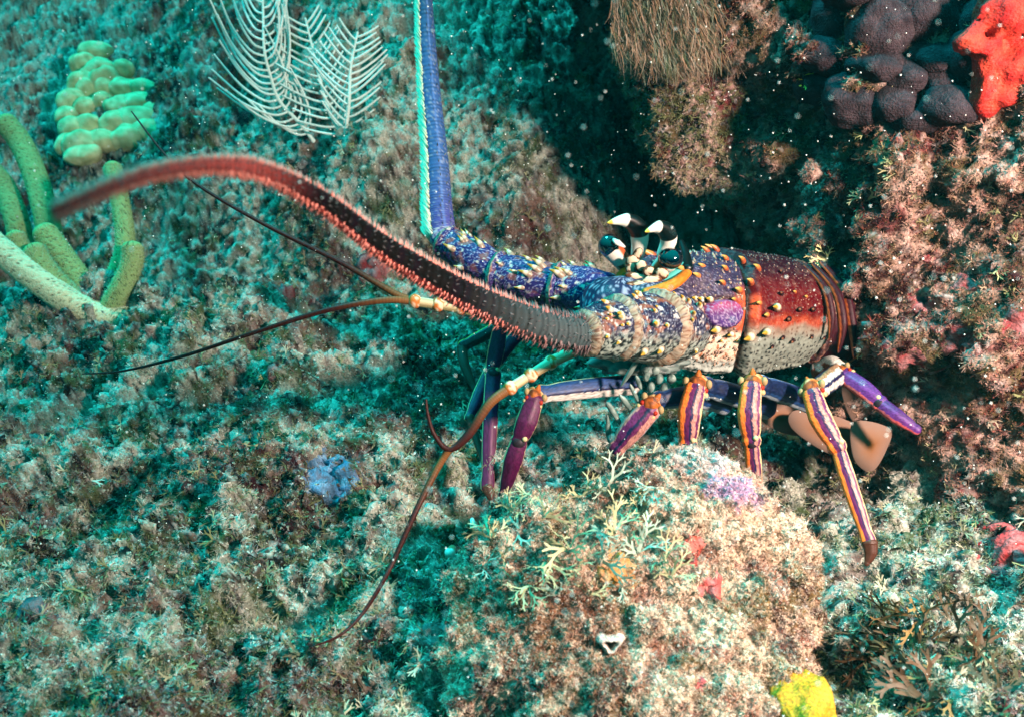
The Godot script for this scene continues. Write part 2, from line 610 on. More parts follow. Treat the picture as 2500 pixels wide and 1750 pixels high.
# random places on a mesh, as many per picture area near and far, only where it faces the viewer's side
func places(s: Shape, count: int, keep = null) -> Array:
	var sum := PackedFloat32Array()
	var total := 0.0
	var n := s.i.size() / 3
	sum.resize(n)
	for t in n:
		var a := s.v[s.i[3 * t]]
		var e1 := s.v[s.i[3 * t + 1]] - a
		var e2 := s.v[s.i[3 * t + 2]] - a
		var nor := e2.cross(e1)
		var look := EYE - a
		var d := -look.dot(axis_f)
		var w := 0.0
		if d > 0.1:
			var x := absf(look.dot(axis_r)) / d
			var y := absf(look.dot(axis_u)) / d
			if x < 0.68 and y < 0.50:
				w = nor.length() * clampf(nor.normalized().dot(look.normalized()) + 0.35, 0.0, 1.0) / (d * d)
		total += w
		sum[t] = total
	var out := []
	for k in count:
		var t := mini(sum.bsearch(rng.randf() * total), n - 1)
		var u := rng.randf()
		var v := rng.randf()
		if u + v > 1.0:
			u = 1.0 - u; v = 1.0 - v
		var ia := s.i[3 * t]
		var a := s.v[ia]
		var e1 := s.v[s.i[3 * t + 1]] - a
		var e2 := s.v[s.i[3 * t + 2]] - a
		var p := a + e1 * u + e2 * v
		if keep != null and not keep.call(p):
			continue
		var hidden := false
		for e in crusts:
			if p.distance_squared_to(e[0]) < e[1]:
				hidden = true
				break
		if hidden:
			continue
		out.append([p, e2.cross(e1).normalized(), s.c[ia]])
	return out

func sow(called: String, label: String, category: String, mesh: Mesh, mat: Material, spots: Array, lo: float, hi: float, tint: Callable, sink := 0.0) -> void:
	var mm := MultiMesh.new()
	mm.transform_format = MultiMesh.TRANSFORM_3D
	mm.use_colors = true
	mm.mesh = mesh
	mm.instance_count = spots.size()
	for k in spots.size():
		var e = spots[k]
		var up: Vector3 = (e[1] + Vector3.UP * 0.25 + any_dir() * 0.25).normalized()
		var x := up.cross(any_dir()).normalized()
		var sc := rng.randf_range(lo, hi)
		mm.set_instance_transform(k, Transform3D(Basis(x, up, x.cross(up)) * Basis.from_scale(Vector3.ONE * sc), e[0] - e[1] * sink))
		mm.set_instance_color(k, tint.call(e[2], e[0]))
	var o := MultiMeshInstance3D.new()
	o.name = numbered(called)
	o.multimesh = mm
	o.material_override = mat
	add_child(o)
	tag(o, label, category, "", "stuff")

# ---------------------------------------------------------------- the lobster
var body_r: Vector3
var body_f: Vector3
var body_up: Vector3
var body_side: Vector3      # the side turned to the viewer

func body_size(s: float) -> Vector2:
	var w := stops(s, [[-0.04, 0.0300], [0.06, 0.0345], [0.2, 0.0385], [0.48, 0.0415], [0.75, 0.039], [0.95, 0.034], [1.04, 0.026], [1.1, 0.010]])
	return Vector2(w, w * 1.0)

func body_pt(s: float, phi: float, out := 0.0) -> Vector3:
	var sz := body_size(s)
	var q := body_r.lerp(body_f, s)
	var up := cos(phi)
	var w := sz.x + out
	var h := (sz.y + out) * (0.98 if up > 0.0 else 0.97)
	# the flank is flatter than a circle and draws in below
	var x := signf(sin(phi)) * pow(absf(sin(phi)), 0.86) * w
	return q + body_up * (up * h) + body_side * x

func neck_at(phi: float) -> float:
	var a := absf(phi)
	return 0.575 + 0.085 * sin(clampf(a, 0.0, PI)) - 0.03 * smoothstep(1.7, 2.3, a)

func shell_colour(s: float, phi: float, p: Vector3) -> Color:
	var a := absf(phi)
	var wob := 0.10 * n_mid.get_noise_3dv(p * 3.0)
	var dots := n_cell.get_noise_3dv(p * 1.05)       # -1 in the middle of a dot
	var grit := n_tiny.get_noise_3dv(p * 2.2)
	var neck := neck_at(phi)
	var col: Color
	if s < neck:
		var red := mix3(rgb(48, 20, 32), rgb(92, 14, 22), smoothstep(0.35, 0.95, a + wob))
		red = mix3(red, rgb(168, 130, 110), smoothstep(0.35, 0.6, grit) * 0.35)
		var rust := mix3(rgb(150, 52, 34), rgb(176, 92, 64), smoothstep(-0.2, 0.5, grit))
		var pale := rgb(142, 152, 140)
		var spot := rgb(26, 30, 34)
		var lower := mix3(spot, pale, smoothstep(-0.80, -0.62, dots - 0.06 * smoothstep(1.5, 2.2, a)))
		lower = mix3(lower, rgb(150, 108, 86), smoothstep(1.66, 1.42, a + wob) * 0.6)
		col = mix3(red, rust, smoothstep(1.16, 1.34, a + wob))
		col = mix3(col, lower, smoothstep(1.34, 1.46, a + wob))
		col = mix3(col, rgb(212, 88, 48), smoothstep(0.065, 0.03, neck - s) * smoothstep(0.85, 1.0, a) * smoothstep(1.32, 1.22, a) * smoothstep(-0.25, 0.1, grit + 0.3))
	else:
		var top := mix3(rgb(54, 44, 70), rgb(150, 140, 166), smoothstep(0.2, 0.55, grit) * 0.7)
		var band := mix3(rgb(60, 40, 46), rgb(120, 90, 90), smoothstep(0.1, 0.4, grit))
		var cheek := mix3(rgb(230, 214, 190), rgb(176, 104, 58), smoothstep(0.12, 0.4, n_fine.get_noise_3dv(p * 3.4)))
		col = mix3(top, band, smoothstep(0.86, 0.98, a + wob * 0.5))
		col = mix3(col, mix3(rgb(214, 96, 56), rgb(150, 70, 60), smoothstep(0.0, 0.5, grit)), smoothstep(0.11, 0.04, s - neck) * smoothstep(0.7, 0.9, a))
		col = mix3(col, cheek, smoothstep(1.42, 1.56, a + wob * 0.6))
		col = mix3(col, mix3(rgb(40, 60, 60), rgb(190, 200, 190), smoothstep(-0.85, -0.7, dots)), smoothstep(1.95, 2.05, a))
	col = mix3(col, rgb(36, 30, 28), smoothstep(0.022, 0.008, absf(s - neck)))
	return col

func build_carapace(root: Node3D, base: Vector3) -> void:
	var s := Shape.new()
	var ns := 230
	var na := 250
	for j in ns + 1:
		for k in na + 1:
			var phi := lerpf(-2.35, 2.35, float(k) / na)
			# the hind margin is notched above and drawn forward below
			var t := lerpf(-0.03 + 0.09 * bell(phi / 0.8) + 0.07 * smoothstep(1.6, 2.35, absf(phi)), 1.1, float(j) / ns)
			var neck := neck_at(phi)
			var out := -0.0035 * bell((t - neck) / 0.022)
			out += 0.0014 * bell((t - neck + 0.045) / 0.02)
			# the swollen lens in front of the groove and the ridge over the eyes
			var lens := Vector2((t - 0.81) / 0.11, (absf(phi) - 1.2) / 0.24).length()
			out += 0.0045 * smoothstep(1.0, 0.75, lens)
			out -= 0.0012 * bell((lens - 1.08) / 0.08)
			out += 0.005 * smoothstep(0.7, 0.95, t) * bell((absf(phi) - 0.42) / 0.22)
			out -= 0.007 * smoothstep(0.78, 1.0, t) * bell(phi / 0.25)
			var rim := float(j) / ns
			out += 0.0022 * bell((rim - 0.015) / 0.018) - 0.0018 * bell((rim - 0.055) / 0.012)
			# a rolled rim along the lower edge
			out += 0.0012 * bell((absf(phi) - 2.22) / 0.05)
			var p := body_pt(t, phi, out)
			out += 0.0007 * n_fine.get_noise_3dv(p * 2.5) + 0.00035 * n_tiny.get_noise_3dv(p * 1.5)
			var dot := n_cell.get_noise_3dv(p)
			if t < neck:
				out += 0.0004 * smoothstep(-0.7, -0.95, dot)
			p = body_pt(t, phi, out)
			s.v.append(p)
			var col := shell_colour(t, phi, p)
			if t > neck + 0.01 and lens < 1.0:
				var nt := n_net.get_noise_3dv(p * 0.8)
				col = mix3(col, mix3(rgb(160, 140, 176), mix3(rgb(72, 44, 112), rgb(150, 60, 110), smoothstep(1.25, 1.05, absf(phi))), smoothstep(-0.97, -0.87, nt)), smoothstep(1.0, 0.93, lens))
			col = mix3(col, mix3(rgb(58, 34, 38), rgb(150, 110, 92), smoothstep(0.0, 0.4, n_fine.get_noise_3dv(p * 3.0))), smoothstep(0.075, 0.05, rim))
			var blot := n_fine.get_noise_3dv(p * 1.6)
			col = col.darkened(clampf(0.05 + 0.45 * blot, 0.0, 0.4)).lerp(rgb(140, 128, 112), clampf(-0.35 * blot - 0.05, 0.0, 0.2))
			s.c.append(col)
	var w := na + 1
	for j in ns:
		for k in na:
			var a := j * w + k
			s.tri(a, a + 1, a + w)
			s.tri(a + 1, a + w + 1, a + w)
	put_mesh("carapace", commit(s, base), M.shell, root)

func cone_mesh(c0: Color, c1: Color, c2: Color, hook := 0.25) -> ArrayMesh:
	var s := Shape.new()
	tube(s, [Vector3(0, -0.12, 0), Vector3(0, 0.25, 0), Vector3(hook * 0.3, 0.6, 0), Vector3(hook, 1.0, 0)], [0.26, 0.22, 0.13, 0.02], 8, 10,
		func(t, _a): return c0 if t < 0.45 else (c1 if t < 0.72 else c2), Vector3.BACK)
	return commit(s)

func spike(called: String, mesh: Mesh, p: Vector3, dir: Vector3, lean: Vector3, size: float, fat: float, root: Node3D, base: Vector3) -> void:
	var o := put_mesh(called, mesh, M.spine, root)
	var y := dir.normalized()
	var x := (lean - y * lean.dot(y)).normalized()
	o.transform = Transform3D(Basis(x, y, x.cross(y)) * Basis.from_scale(Vector3(size * fat, size, size * fat)), p - base)

func banded(list: Array) -> Callable:      # colours by angle round the limb, degrees from the side that faces the viewer
	return func(t: float, a: float):
		var deg := rad_to_deg(wrapf(a, -PI, PI))
		var w := Vector3(t * 0.06, cos(a) * 0.006, sin(a) * 0.006 + 0.3 * list[0][0])
		deg += 8.0 * n_fine.get_noise_3dv(w * 1.2) + 4.0 * n_tiny.get_noise_3dv(w * 1.5)
		var col: Color = list[-1][1]
		for e in list:
			if deg < e[0]:
				col = e[1]
				break
		return col.darkened(clampf(0.25 + 0.8 * n_tiny.get_noise_3dv(w * 2.5), 0.0, 0.6))

func knee(called: String, p: Vector3, r: float, along: Vector3, root: Node3D, base: Vector3) -> void:
	var s := Shape.new()
	var cream := rgb(214, 184, 130)
	var orange := rgb(190, 104, 46)
	var red := rgb(170, 44, 28)
	var brown := rgb(110, 62, 36)
	var to_eye := (EYE - p).normalized()
	var side := along.cross(to_eye).normalized()
	lump(s, p, Basis.from_scale(Vector3.ONE * r * 0.95), 14, 0.3, n_fine, func(q, d): return mix3(brown, orange, smoothstep(-0.2, 0.5, n_fine.get_noise_3dv(q * 4.0))) if d.dot(to_eye) > 0.55 else mix3(orange, cream, smoothstep(-0.2, 0.3, n_fine.get_noise_3dv(q * 3.0))))
	for g in [-1.0, 1.0]:
		ball(s, p + side * g * r * 0.95 + to_eye * r * 0.35 - along * r * 0.2, Vector3(0.30, 0.42, 0.34) * r, cream.darkened(0.35), 8)
		ball(s, p + side * g * r * 0.75 + to_eye * r * 0.72 + along * r * 0.35, Vector3.ONE * r * 0.24, red, 6)
		ball(s, p + side * g * r * 0.8 + to_eye * r * 0.6 + along * r * 0.75, Vector3.ONE * r * 0.26, cream, 6)
	tube(s, [p - along * r * 0.4, p - along * r * 0.9 + to_eye * r * 0.3, p - along * r * 1.25 + to_eye * r * 0.3], [r * 0.5, r * 0.3, r * 0.12], 6, 8, plain(orange), to_eye)
	put_mesh(called, commit(s, base), M.shell, root)

func leg(root: Node3D, base: Vector3, segs: Array, label := "") -> void:
	# each segment: [name, points, radii, colours, flatness]; a lone [point, radius] is a joint
	var o := Node3D.new()
	o.name = "leg"
	root.add_child(o, true)
	if label: o.set_meta("label", label)
	for k in segs.size():
		var g = segs[k]
		if g.size() == 3:
			knee(g[0], g[1], g[2], (segs[k + 1][1][0] - segs[k + 1][1][-1]).normalized() * -1.0, o, base)
			continue
		var mid: Vector3 = g[1][g[1].size() / 2]
		if g[0] == "foreleg" and g[2][0] > 0.0035:
			var s := Shape.new()
			var p0: Vector3 = g[1][0]
			var see := (EYE - p0).normalized()
			var dir: Vector3 = (g[1][1] - p0).normalized()
			lump(s, p0 - dir * 0.0005, Basis.from_scale(Vector3.ONE * g[2][0] * 0.9), 10, 0.1, n_fine, func(_q, dd): return rgb(48, 40, 48) if dd.dot(see) > 0.3 else rgb(196, 150, 100))
			ball(s, p0 - dir * 0.0035 + see * 0.003 + see.cross(dir) * 0.0026, Vector3.ONE * 0.0016, rgb(222, 200, 150), 6)
			put_mesh("ankle", commit(s, base), M.shell, o)
		tube_part(g[0], g[1], g[2], 40, 64, g[3], M.leg, o, base, (EYE - mid).normalized(), g[4], func(t, a): return 1.0 + 0.03 * cos(a * 6.0 + 1.0) + 0.05 * bell((t - 0.96) / 0.05) - 0.10 * bell((t - 0.86) / 0.06) + 0.04 * bell((t - 0.03) / 0.04))

func at_all(list: Array) -> Array:
	return list.map(func(e): return at(e[0], e[1], e[2]))

func build_legs(root: Node3D, base: Vector3) -> void:
	var orange := rgb(238, 122, 50)
	var peach := rgb(236, 190, 140)
	var purple := rgb(96, 36, 82)
	var navy := rgb(26, 28, 66)
	var cream := rgb(194, 168, 128)
	var pink := rgb(170, 122, 112)
	var white := rgb(196, 194, 186)
	var blue := rgb(34, 66, 112)
	var plum := rgb(78, 22, 62)
	var night := rgb(22, 34, 66)
	var gray := rgb(136, 150, 160)
	var stripes := banded([[-125, night], [-58, cream], [-40, purple], [-16, pink], [-4, navy], [22, purple], [104, orange], [125, purple], [180, night]])
	var fore := banded([[-95, night], [-70, cream], [62, plum], [112, peach], [180, plum]])
	var upper := banded([[-20, white], [-8, navy], [74, blue], [96, peach], [150, blue], [180, white]])
	var dim := banded([[-120, white], [-45, gray], [-20, blue], [64, night], [90, blue], [180, gray]])
	# the five legs of the near side, from the head to the tail, then those of the far side
	leg(root, base, [
		["upper_leg", at_all([[1545, 938, 0.53], [1430, 948, 0.515], [1318, 962, 0.505]]), [0.0062, 0.0060, 0.0052], upper, 0.8],
		["knee", at(1306, 968, 0.502), 0.0056],
		["shank", at_all([[1304, 975, 0.50], [1285, 1030, 0.498], [1266, 1078, 0.50]]), [0.0052, 0.0062, 0.0045], fore, 0.7],
		["foreleg", at_all([[1266, 1082, 0.50], [1252, 1125, 0.502], [1228, 1212, 0.512]]), [0.0048, 0.0055, 0.0028], fore, 0.7]])
	leg(root, base, [
		["upper_leg", at_all([[1768, 985, 0.53], [1690, 968, 0.512], [1605, 978, 0.503]]), [0.0065, 0.0062, 0.0055], dim, 0.85],
		["knee", at(1590, 988, 0.50), 0.0062],
		["shank", at_all([[1586, 998, 0.499], [1548, 1040, 0.50], [1505, 1094, 0.505]]), [0.0065, 0.0072, 0.005], banded([[-115, night], [-70, gray], [-30, pink], [-10, purple], [6, night], [40, purple], [95, pink], [180, night]]), 0.7]])
	leg(root, base, [
		["upper_leg", at_all([[1872, 995, 0.54], [1800, 966, 0.52], [1722, 944, 0.503]]), [0.007, 0.0066, 0.006], dim, 0.85],
		["knee", at(1702, 940, 0.498), 0.0066],
		["shank", at_all([[1698, 950, 0.494], [1684, 1010, 0.49], [1680, 1085, 0.494]]), [0.0058, 0.0066, 0.0050], stripes, 0.72],
		["foreleg", at_all([[1680, 1088, 0.494], [1672, 1180, 0.50], [1668, 1260, 0.51]]), [0.0042, 0.0048, 0.003], stripes, 0.72]])
	leg(root, base, [
		["upper_leg", at_all([[1985, 985, 0.55], [1925, 962, 0.53], [1856, 940, 0.507]]), [0.007, 0.0066, 0.006], dim, 0.85],
		["knee", at(1838, 936, 0.502), 0.0066],
		["shank", at_all([[1835, 946, 0.498], [1830, 1010, 0.494], [1836, 1078, 0.495]]), [0.0056, 0.0066, 0.0050], stripes, 0.72],
		["foreleg", at_all([[1836, 1084, 0.495], [1840, 1130, 0.498], [1852, 1290, 0.512]]), [0.0040, 0.0046, 0.0034], stripes, 0.72]])
	leg(root, base, [
		["upper_leg", at_all([[2060, 905, 0.575], [2030, 925, 0.55], [2000, 948, 0.52]]), [0.0075, 0.007, 0.0062], banded([[-60, night], [-20, white], [0, navy], [30, white], [60, rgb(160, 120, 90)], [180, night]]), 0.85],
		["knee", at(1984, 952, 0.507), 0.0064],
		["shank", at_all([[1984, 962, 0.503], [2004, 1020, 0.497], [2046, 1092, 0.492]]), [0.0054, 0.0064, 0.0050], stripes, 0.72],
		["foreleg", at_all([[2048, 1096, 0.492], [2068, 1160, 0.487], [2124, 1328, 0.478]]), [0.0038, 0.0044, 0.0038], stripes, 0.72],
		["toe", at_all([[2124, 1326, 0.478], [2126, 1350, 0.477], [2116, 1378, 0.476]]), [0.0042, 0.0034, 0.0012], plain(rgb(66, 34, 24)), 0.8]], "striped orange and purple leg planted on the rubble")
	leg(root, base, [
		["upper_leg", at_all([[2000, 905, 0.585], [2030, 890, 0.575], [2052, 905, 0.565]]), [0.0062, 0.006, 0.0058], banded([[-30, white], [20, rgb(150, 80, 60)], [90, rgb(110, 70, 80)], [180, night]]), 0.85],
		["knee", at(2058, 912, 0.56), 0.0058],
		["shank", at_all([[2062, 918, 0.557], [2110, 950, 0.545], [2150, 985, 0.538]]), [0.0056, 0.0058, 0.005], banded([[-90, rgb(200, 90, 90)], [-30, rgb(84, 40, 110)], [30, rgb(100, 48, 120)], [80, rgb(214, 96, 92)], [180, rgb(120, 40, 70)]]), 0.72],
		["foreleg", at_all([[2150, 986, 0.538], [2190, 1016, 0.53], [2240, 1050, 0.525]]), [0.0046, 0.0048, 0.003], banded([[-30, rgb(70, 34, 92)], [30, rgb(92, 44, 110)], [80, rgb(180, 78, 80)], [180, rgb(70, 34, 92)]]), 0.72]], "red and violet rear leg reaching to the reef wall")
	leg(root, base, [
		["shank", at_all([[1222, 795, 0.59], [1212, 850, 0.585], [1200, 912, 0.58]]), [0.0046, 0.0056, 0.0048], fore, 0.7],
		["foreleg", at_all([[1204, 914, 0.578], [1198, 1000, 0.57], [1190, 1190, 0.555]]), [0.0052, 0.0050, 0.0042], fore, 0.7],
		["toe", at_all([[1190, 1188, 0.555], [1196, 1206, 0.553], [1200, 1225, 0.551]]), [0.0040, 0.003, 0.0012], plain(rgb(66, 34, 24)), 0.8]], "plum far leg standing straight down")
	leg(root, base, [
		["shank", at_all([[1280, 800, 0.62], [1235, 850, 0.61], [1200, 900, 0.60]]), [0.0046, 0.005, 0.0046], fore, 0.7],
		["foreleg", at_all([[1200, 902, 0.60], [1172, 960, 0.59], [1144, 1022, 0.58]]), [0.005, 0.0048, 0.003], fore, 0.7],
		["toe", at_all([[1146, 1018, 0.58], [1165, 1080, 0.575], [1180, 1130, 0.57]]), [0.003, 0.0024, 0.0012], plain(rgb(66, 44, 34)), 0.8]])
	leg(root, base, [
		["upper_leg", at_all([[1260, 770, 0.64], [1200, 808, 0.635], [1130, 845, 0.63]]), [0.0042, 0.0048, 0.0042], banded([[60, rgb(24, 40, 44)], [110, rgb(120, 160, 70)], [180, rgb(24, 40, 44)]]), 0.7],
		["shank", at_all([[1128, 846, 0.63], [1134, 890, 0.625], [1160, 952, 0.62]]), [0.0036, 0.0036, 0.0022], plain(rgb(58, 46, 36)), 0.8]], "dark far leg bent at the knee behind the others")

func build_peduncle(root: Node3D, base: Vector3, pts: Array, radii: Array, face: Vector3, near: bool, cone: Mesh, tints: Array) -> void:
	# three stout segments with a pale collar at the end of each
	cap_length = 0.3
	for k in 3:
		var p0: Vector3 = pts[k]
		var p1: Vector3 = pts[k + 1]
		var r0: float = radii[k]
		var r1: float = radii[k + 1]
		var axis := (p1 - p0).normalized()
		var mid := (p0 + p1) * 0.5
		var main: Color = tints[0]
		var fleck: Color = tints[1]
		var under: Color = tints[2]
		var f := (face - axis * face.dot(axis)).normalized()
		var up := axis.cross(f)
		var sgn := signf(up.dot(Vector3.UP))
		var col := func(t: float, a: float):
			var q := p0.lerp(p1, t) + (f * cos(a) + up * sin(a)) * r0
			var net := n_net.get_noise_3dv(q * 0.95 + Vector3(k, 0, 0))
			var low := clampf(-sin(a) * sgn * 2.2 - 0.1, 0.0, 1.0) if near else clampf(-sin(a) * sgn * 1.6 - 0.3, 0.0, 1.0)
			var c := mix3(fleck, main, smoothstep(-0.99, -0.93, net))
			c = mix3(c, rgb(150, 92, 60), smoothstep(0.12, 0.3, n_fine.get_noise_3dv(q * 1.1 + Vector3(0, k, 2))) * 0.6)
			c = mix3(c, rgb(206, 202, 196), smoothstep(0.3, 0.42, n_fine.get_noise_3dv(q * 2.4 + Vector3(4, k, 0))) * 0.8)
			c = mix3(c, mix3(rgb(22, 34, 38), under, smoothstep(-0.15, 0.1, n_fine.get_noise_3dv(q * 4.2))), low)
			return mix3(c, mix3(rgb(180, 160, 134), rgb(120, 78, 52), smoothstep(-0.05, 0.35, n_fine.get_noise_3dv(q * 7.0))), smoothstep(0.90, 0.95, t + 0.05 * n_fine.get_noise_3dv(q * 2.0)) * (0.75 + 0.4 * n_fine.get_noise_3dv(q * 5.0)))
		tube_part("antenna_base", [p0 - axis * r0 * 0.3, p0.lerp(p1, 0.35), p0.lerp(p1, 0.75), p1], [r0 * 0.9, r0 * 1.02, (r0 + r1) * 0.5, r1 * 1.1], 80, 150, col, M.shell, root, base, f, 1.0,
			func(t, a): return 1.0 + 0.07 * bell((t - 0.93) / 0.05) - 0.05 * bell((t - 0.83) / 0.03) + 0.05 * n_fine.get_noise_3dv((p0.lerp(p1, t) + (f * cos(a) + up * sin(a)) * r0) * 2.0))
		for j in 10:
			var t := rng.randf_range(0.2, 0.85)
			var a := rng.randf_range(-1.1, 1.5) * sgn + (0.3 * sgn)
			var out := f * cos(a) + up * sin(a)
			spike("spine", cone, p0.lerp(p1, t) + out * lerpf(r0, r1, t) * 0.96, out + axis * 0.8, axis, rng.randf_range(0.004, 0.0085), 1.25, root, base)
	cap_length = 0.8

func build_antenna(root: Node3D, base: Vector3, cone: Mesh) -> void:
	# near antenna: its whip sweeps over towards the lens; its ridges carry rows of pink spines
	var near := Node3D.new(); near.name = "antenna"; root.add_child(near, true)
	near.set_meta("label", "near antenna arching forward with rows of pink spines")
	var to_eye := (EYE - at(1560, 800, 0.49)).normalized()
	build_peduncle(near, base, [at(1660, 800, 0.515), at(1600, 800, 0.487), at(1502, 800, 0.462), at(1425, 815, 0.445)], [0.0195, 0.0185, 0.0150, 0.0105], to_eye, true, cone, [rgb(34, 36, 62), rgb(136, 146, 164), rgb(146, 160, 150)])
	var path := at_all([[1432, 815, 0.446], [1330, 800, 0.425], [1150, 728, 0.385], [950, 615, 0.34], [780, 490, 0.30], [640, 420, 0.265], [520, 402, 0.235], [380, 420, 0.205], [250, 462, 0.18], [130, 515, 0.162]])
	var rad := [0.0090, 0.0084, 0.0068, 0.0052, 0.0040, 0.0028, 0.0020, 0.0015, 0.0012, 0.0009]
	var dark := rgb(20, 14, 20)
	var teal := rgb(72, 86, 88)
	var rose := rgb(214, 96, 90)
	var up := (to_eye + Vector3.UP * 0.2).normalized()
	tube_part("whip", path, rad, 240, 36, func(t, a):
		var ring := 0.5 + 0.5 * sin(t * 620.0)
		var deg := rad_to_deg(wrapf(a, -PI, PI))
		var c := mix3(teal, dark, smoothstep(0.1, 0.26, t))
		var edge := smoothstep(30.0, 60.0, absf(deg) - 18.0) * smoothstep(0.1, 0.35, t)
		c = mix3(c, rose, maxf(edge, smoothstep(0.45, 0.62, t)))
		return mix3(c, c.darkened(0.6), ring * ring), M.shell, near, base, up, 0.8, func(t, a): return 1.0 + 0.02 * sin(t * 620.0))
	spine_rows(near, base, path, rad, up, [56.0, 68.0, 80.0, 96.0, -60.0, -72.0, -84.0, -100.0], 210, 0.0046, func(t): return mix3(rgb(70, 44, 44), rgb(232, 130, 112), smoothstep(0.06, 0.3, t)), 0.7)
	spine_rows(near, base, path, rad, up, [34.0, 12.0, -14.0, -34.0], 80, 0.0030, func(_t): return rgb(46, 26, 26), 0.2)
	# far antenna: its whip stands straight up
	var far := Node3D.new(); far.name = "antenna"; root.add_child(far, true)
	far.set_meta("label", "far antenna standing upright with a blue whip")
	var e2 := (EYE - at(1250, 660, 0.56)).normalized()
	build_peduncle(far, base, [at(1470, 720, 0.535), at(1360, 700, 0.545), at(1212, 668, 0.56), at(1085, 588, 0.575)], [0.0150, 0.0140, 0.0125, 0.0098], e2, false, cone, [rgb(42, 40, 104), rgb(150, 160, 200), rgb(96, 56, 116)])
	var path2 := at_all([[1082, 580, 0.575], [1074, 520, 0.578], [1066, 380, 0.585], [1050, 200, 0.595], [1038, 0, 0.605], [1034, -160, 0.61]])
	var rad2 := [0.0094, 0.0086, 0.0074, 0.0062, 0.0050, 0.0040]
	tube_part("whip", path2, rad2, 200, 36, func(t, a):
		var deg := rad_to_deg(wrapf(a, -PI, PI))
		var c := mix3(rgb(84, 86, 168), rgb(66, 106, 168), smoothstep(0.08, 0.4, t))
		c = mix3(c, rgb(170, 182, 206), smoothstep(0.2, 0.5, n_tiny.get_noise_3dv(Vector3(t * 0.3, cos(a) * 0.008, sin(a) * 0.008))) * 0.6)
		c = mix3(c, rgb(36, 70, 90), smoothstep(0.6, 0.9, t) * 0.7)
		c = mix3(c, rgb(150, 138, 116), smoothstep(-52.0, -66.0, deg))
		c = mix3(c, rgb(110, 150, 220), smoothstep(5.0, 2.0, absf(deg - 20.0)) * 0.6)
		if t < 0.08 and n_net.get_noise_3dv(spline(path2, t) + Vector3(cos(a), sin(a), t) * 0.008) < -0.8:
			c = rgb(200, 210, 235)
		return mix3(c, c.darkened(0.5), pow(0.5 + 0.5 * sin(t * 560.0), 2.0)), M.shell, far, base, e2, 1.0, func(t, a): return 1.0 + 0.022 * sin(t * 560.0))
	spine_rows(far, base, path2, rad2, e2, [-38.0, 12.0, 52.0], 42, 0.0042, func(_t): return rgb(40, 30, 30), 0.9)
	spine_rows(far, base, path2, rad2, e2, [-50.0, -60.0, -70.0, -80.0, -90.0], 320, 0.0085, func(_t): return rgb(190, 172, 140), 1.3)

func spine_rows(root: Node3D, base: Vector3, path: Array, rad: Array, face: Vector3, degs: Array, n: int, length: float, col: Callable, lean: float, called := "spine_fringe") -> void:
	var s := Shape.new()
	var nn := face
	var last := Vector3.ZERO
	for k in n:
		var t := (k + 0.5) / n
		var p: Vector3 = spline(path, t)
		var tan: Vector3 = (spline(path, minf(t + 0.01, 1.0)) - spline(path, maxf(t - 0.01, 0.0))).normalized()
		nn = (nn - tan * nn.dot(tan)).normalized()
		var b := tan.cross(nn)
		var r: float = spline(rad, t)
		for d in degs:
			var a := deg_to_rad(d + rng.randf_range(-7, 7))
			var out := nn * cos(a) + b * sin(a)
			var l: float = length * rng.randf_range(0.6, 1.15) * (0.35 + 0.65 * r / rad[0])
			var dir: Vector3 = (out + tan * lean + any_dir() * 0.12).normalized()
			var q := p + out * r * 0.9 + tan * rng.randf_range(-0.001, 0.001)
			var side: Vector3 = dir.cross(out).normalized() * l * 0.14
			var wide: Vector3 = dir.cross(side).normalized() * l * 0.14
			var i0 := s.v.size()
			var c: Color = col.call(t).lightened(rng.randf_range(-0.0, 0.12)).darkened(rng.randf_range(0.0, 0.25))
			s.put(q + side, c); s.put(q - side * 0.6 + wide, c); s.put(q - side * 0.6 - wide, c); s.put(q + dir * l, c)
			s.tri(i0, i0 + 1, i0 + 3); s.tri(i0 + 1, i0 + 2, i0 + 3); s.tri(i0 + 2, i0, i0 + 3)
	var o := put_mesh(called, commit(s, base), M.hair, root)
	o.set_meta("kind", "stuff")

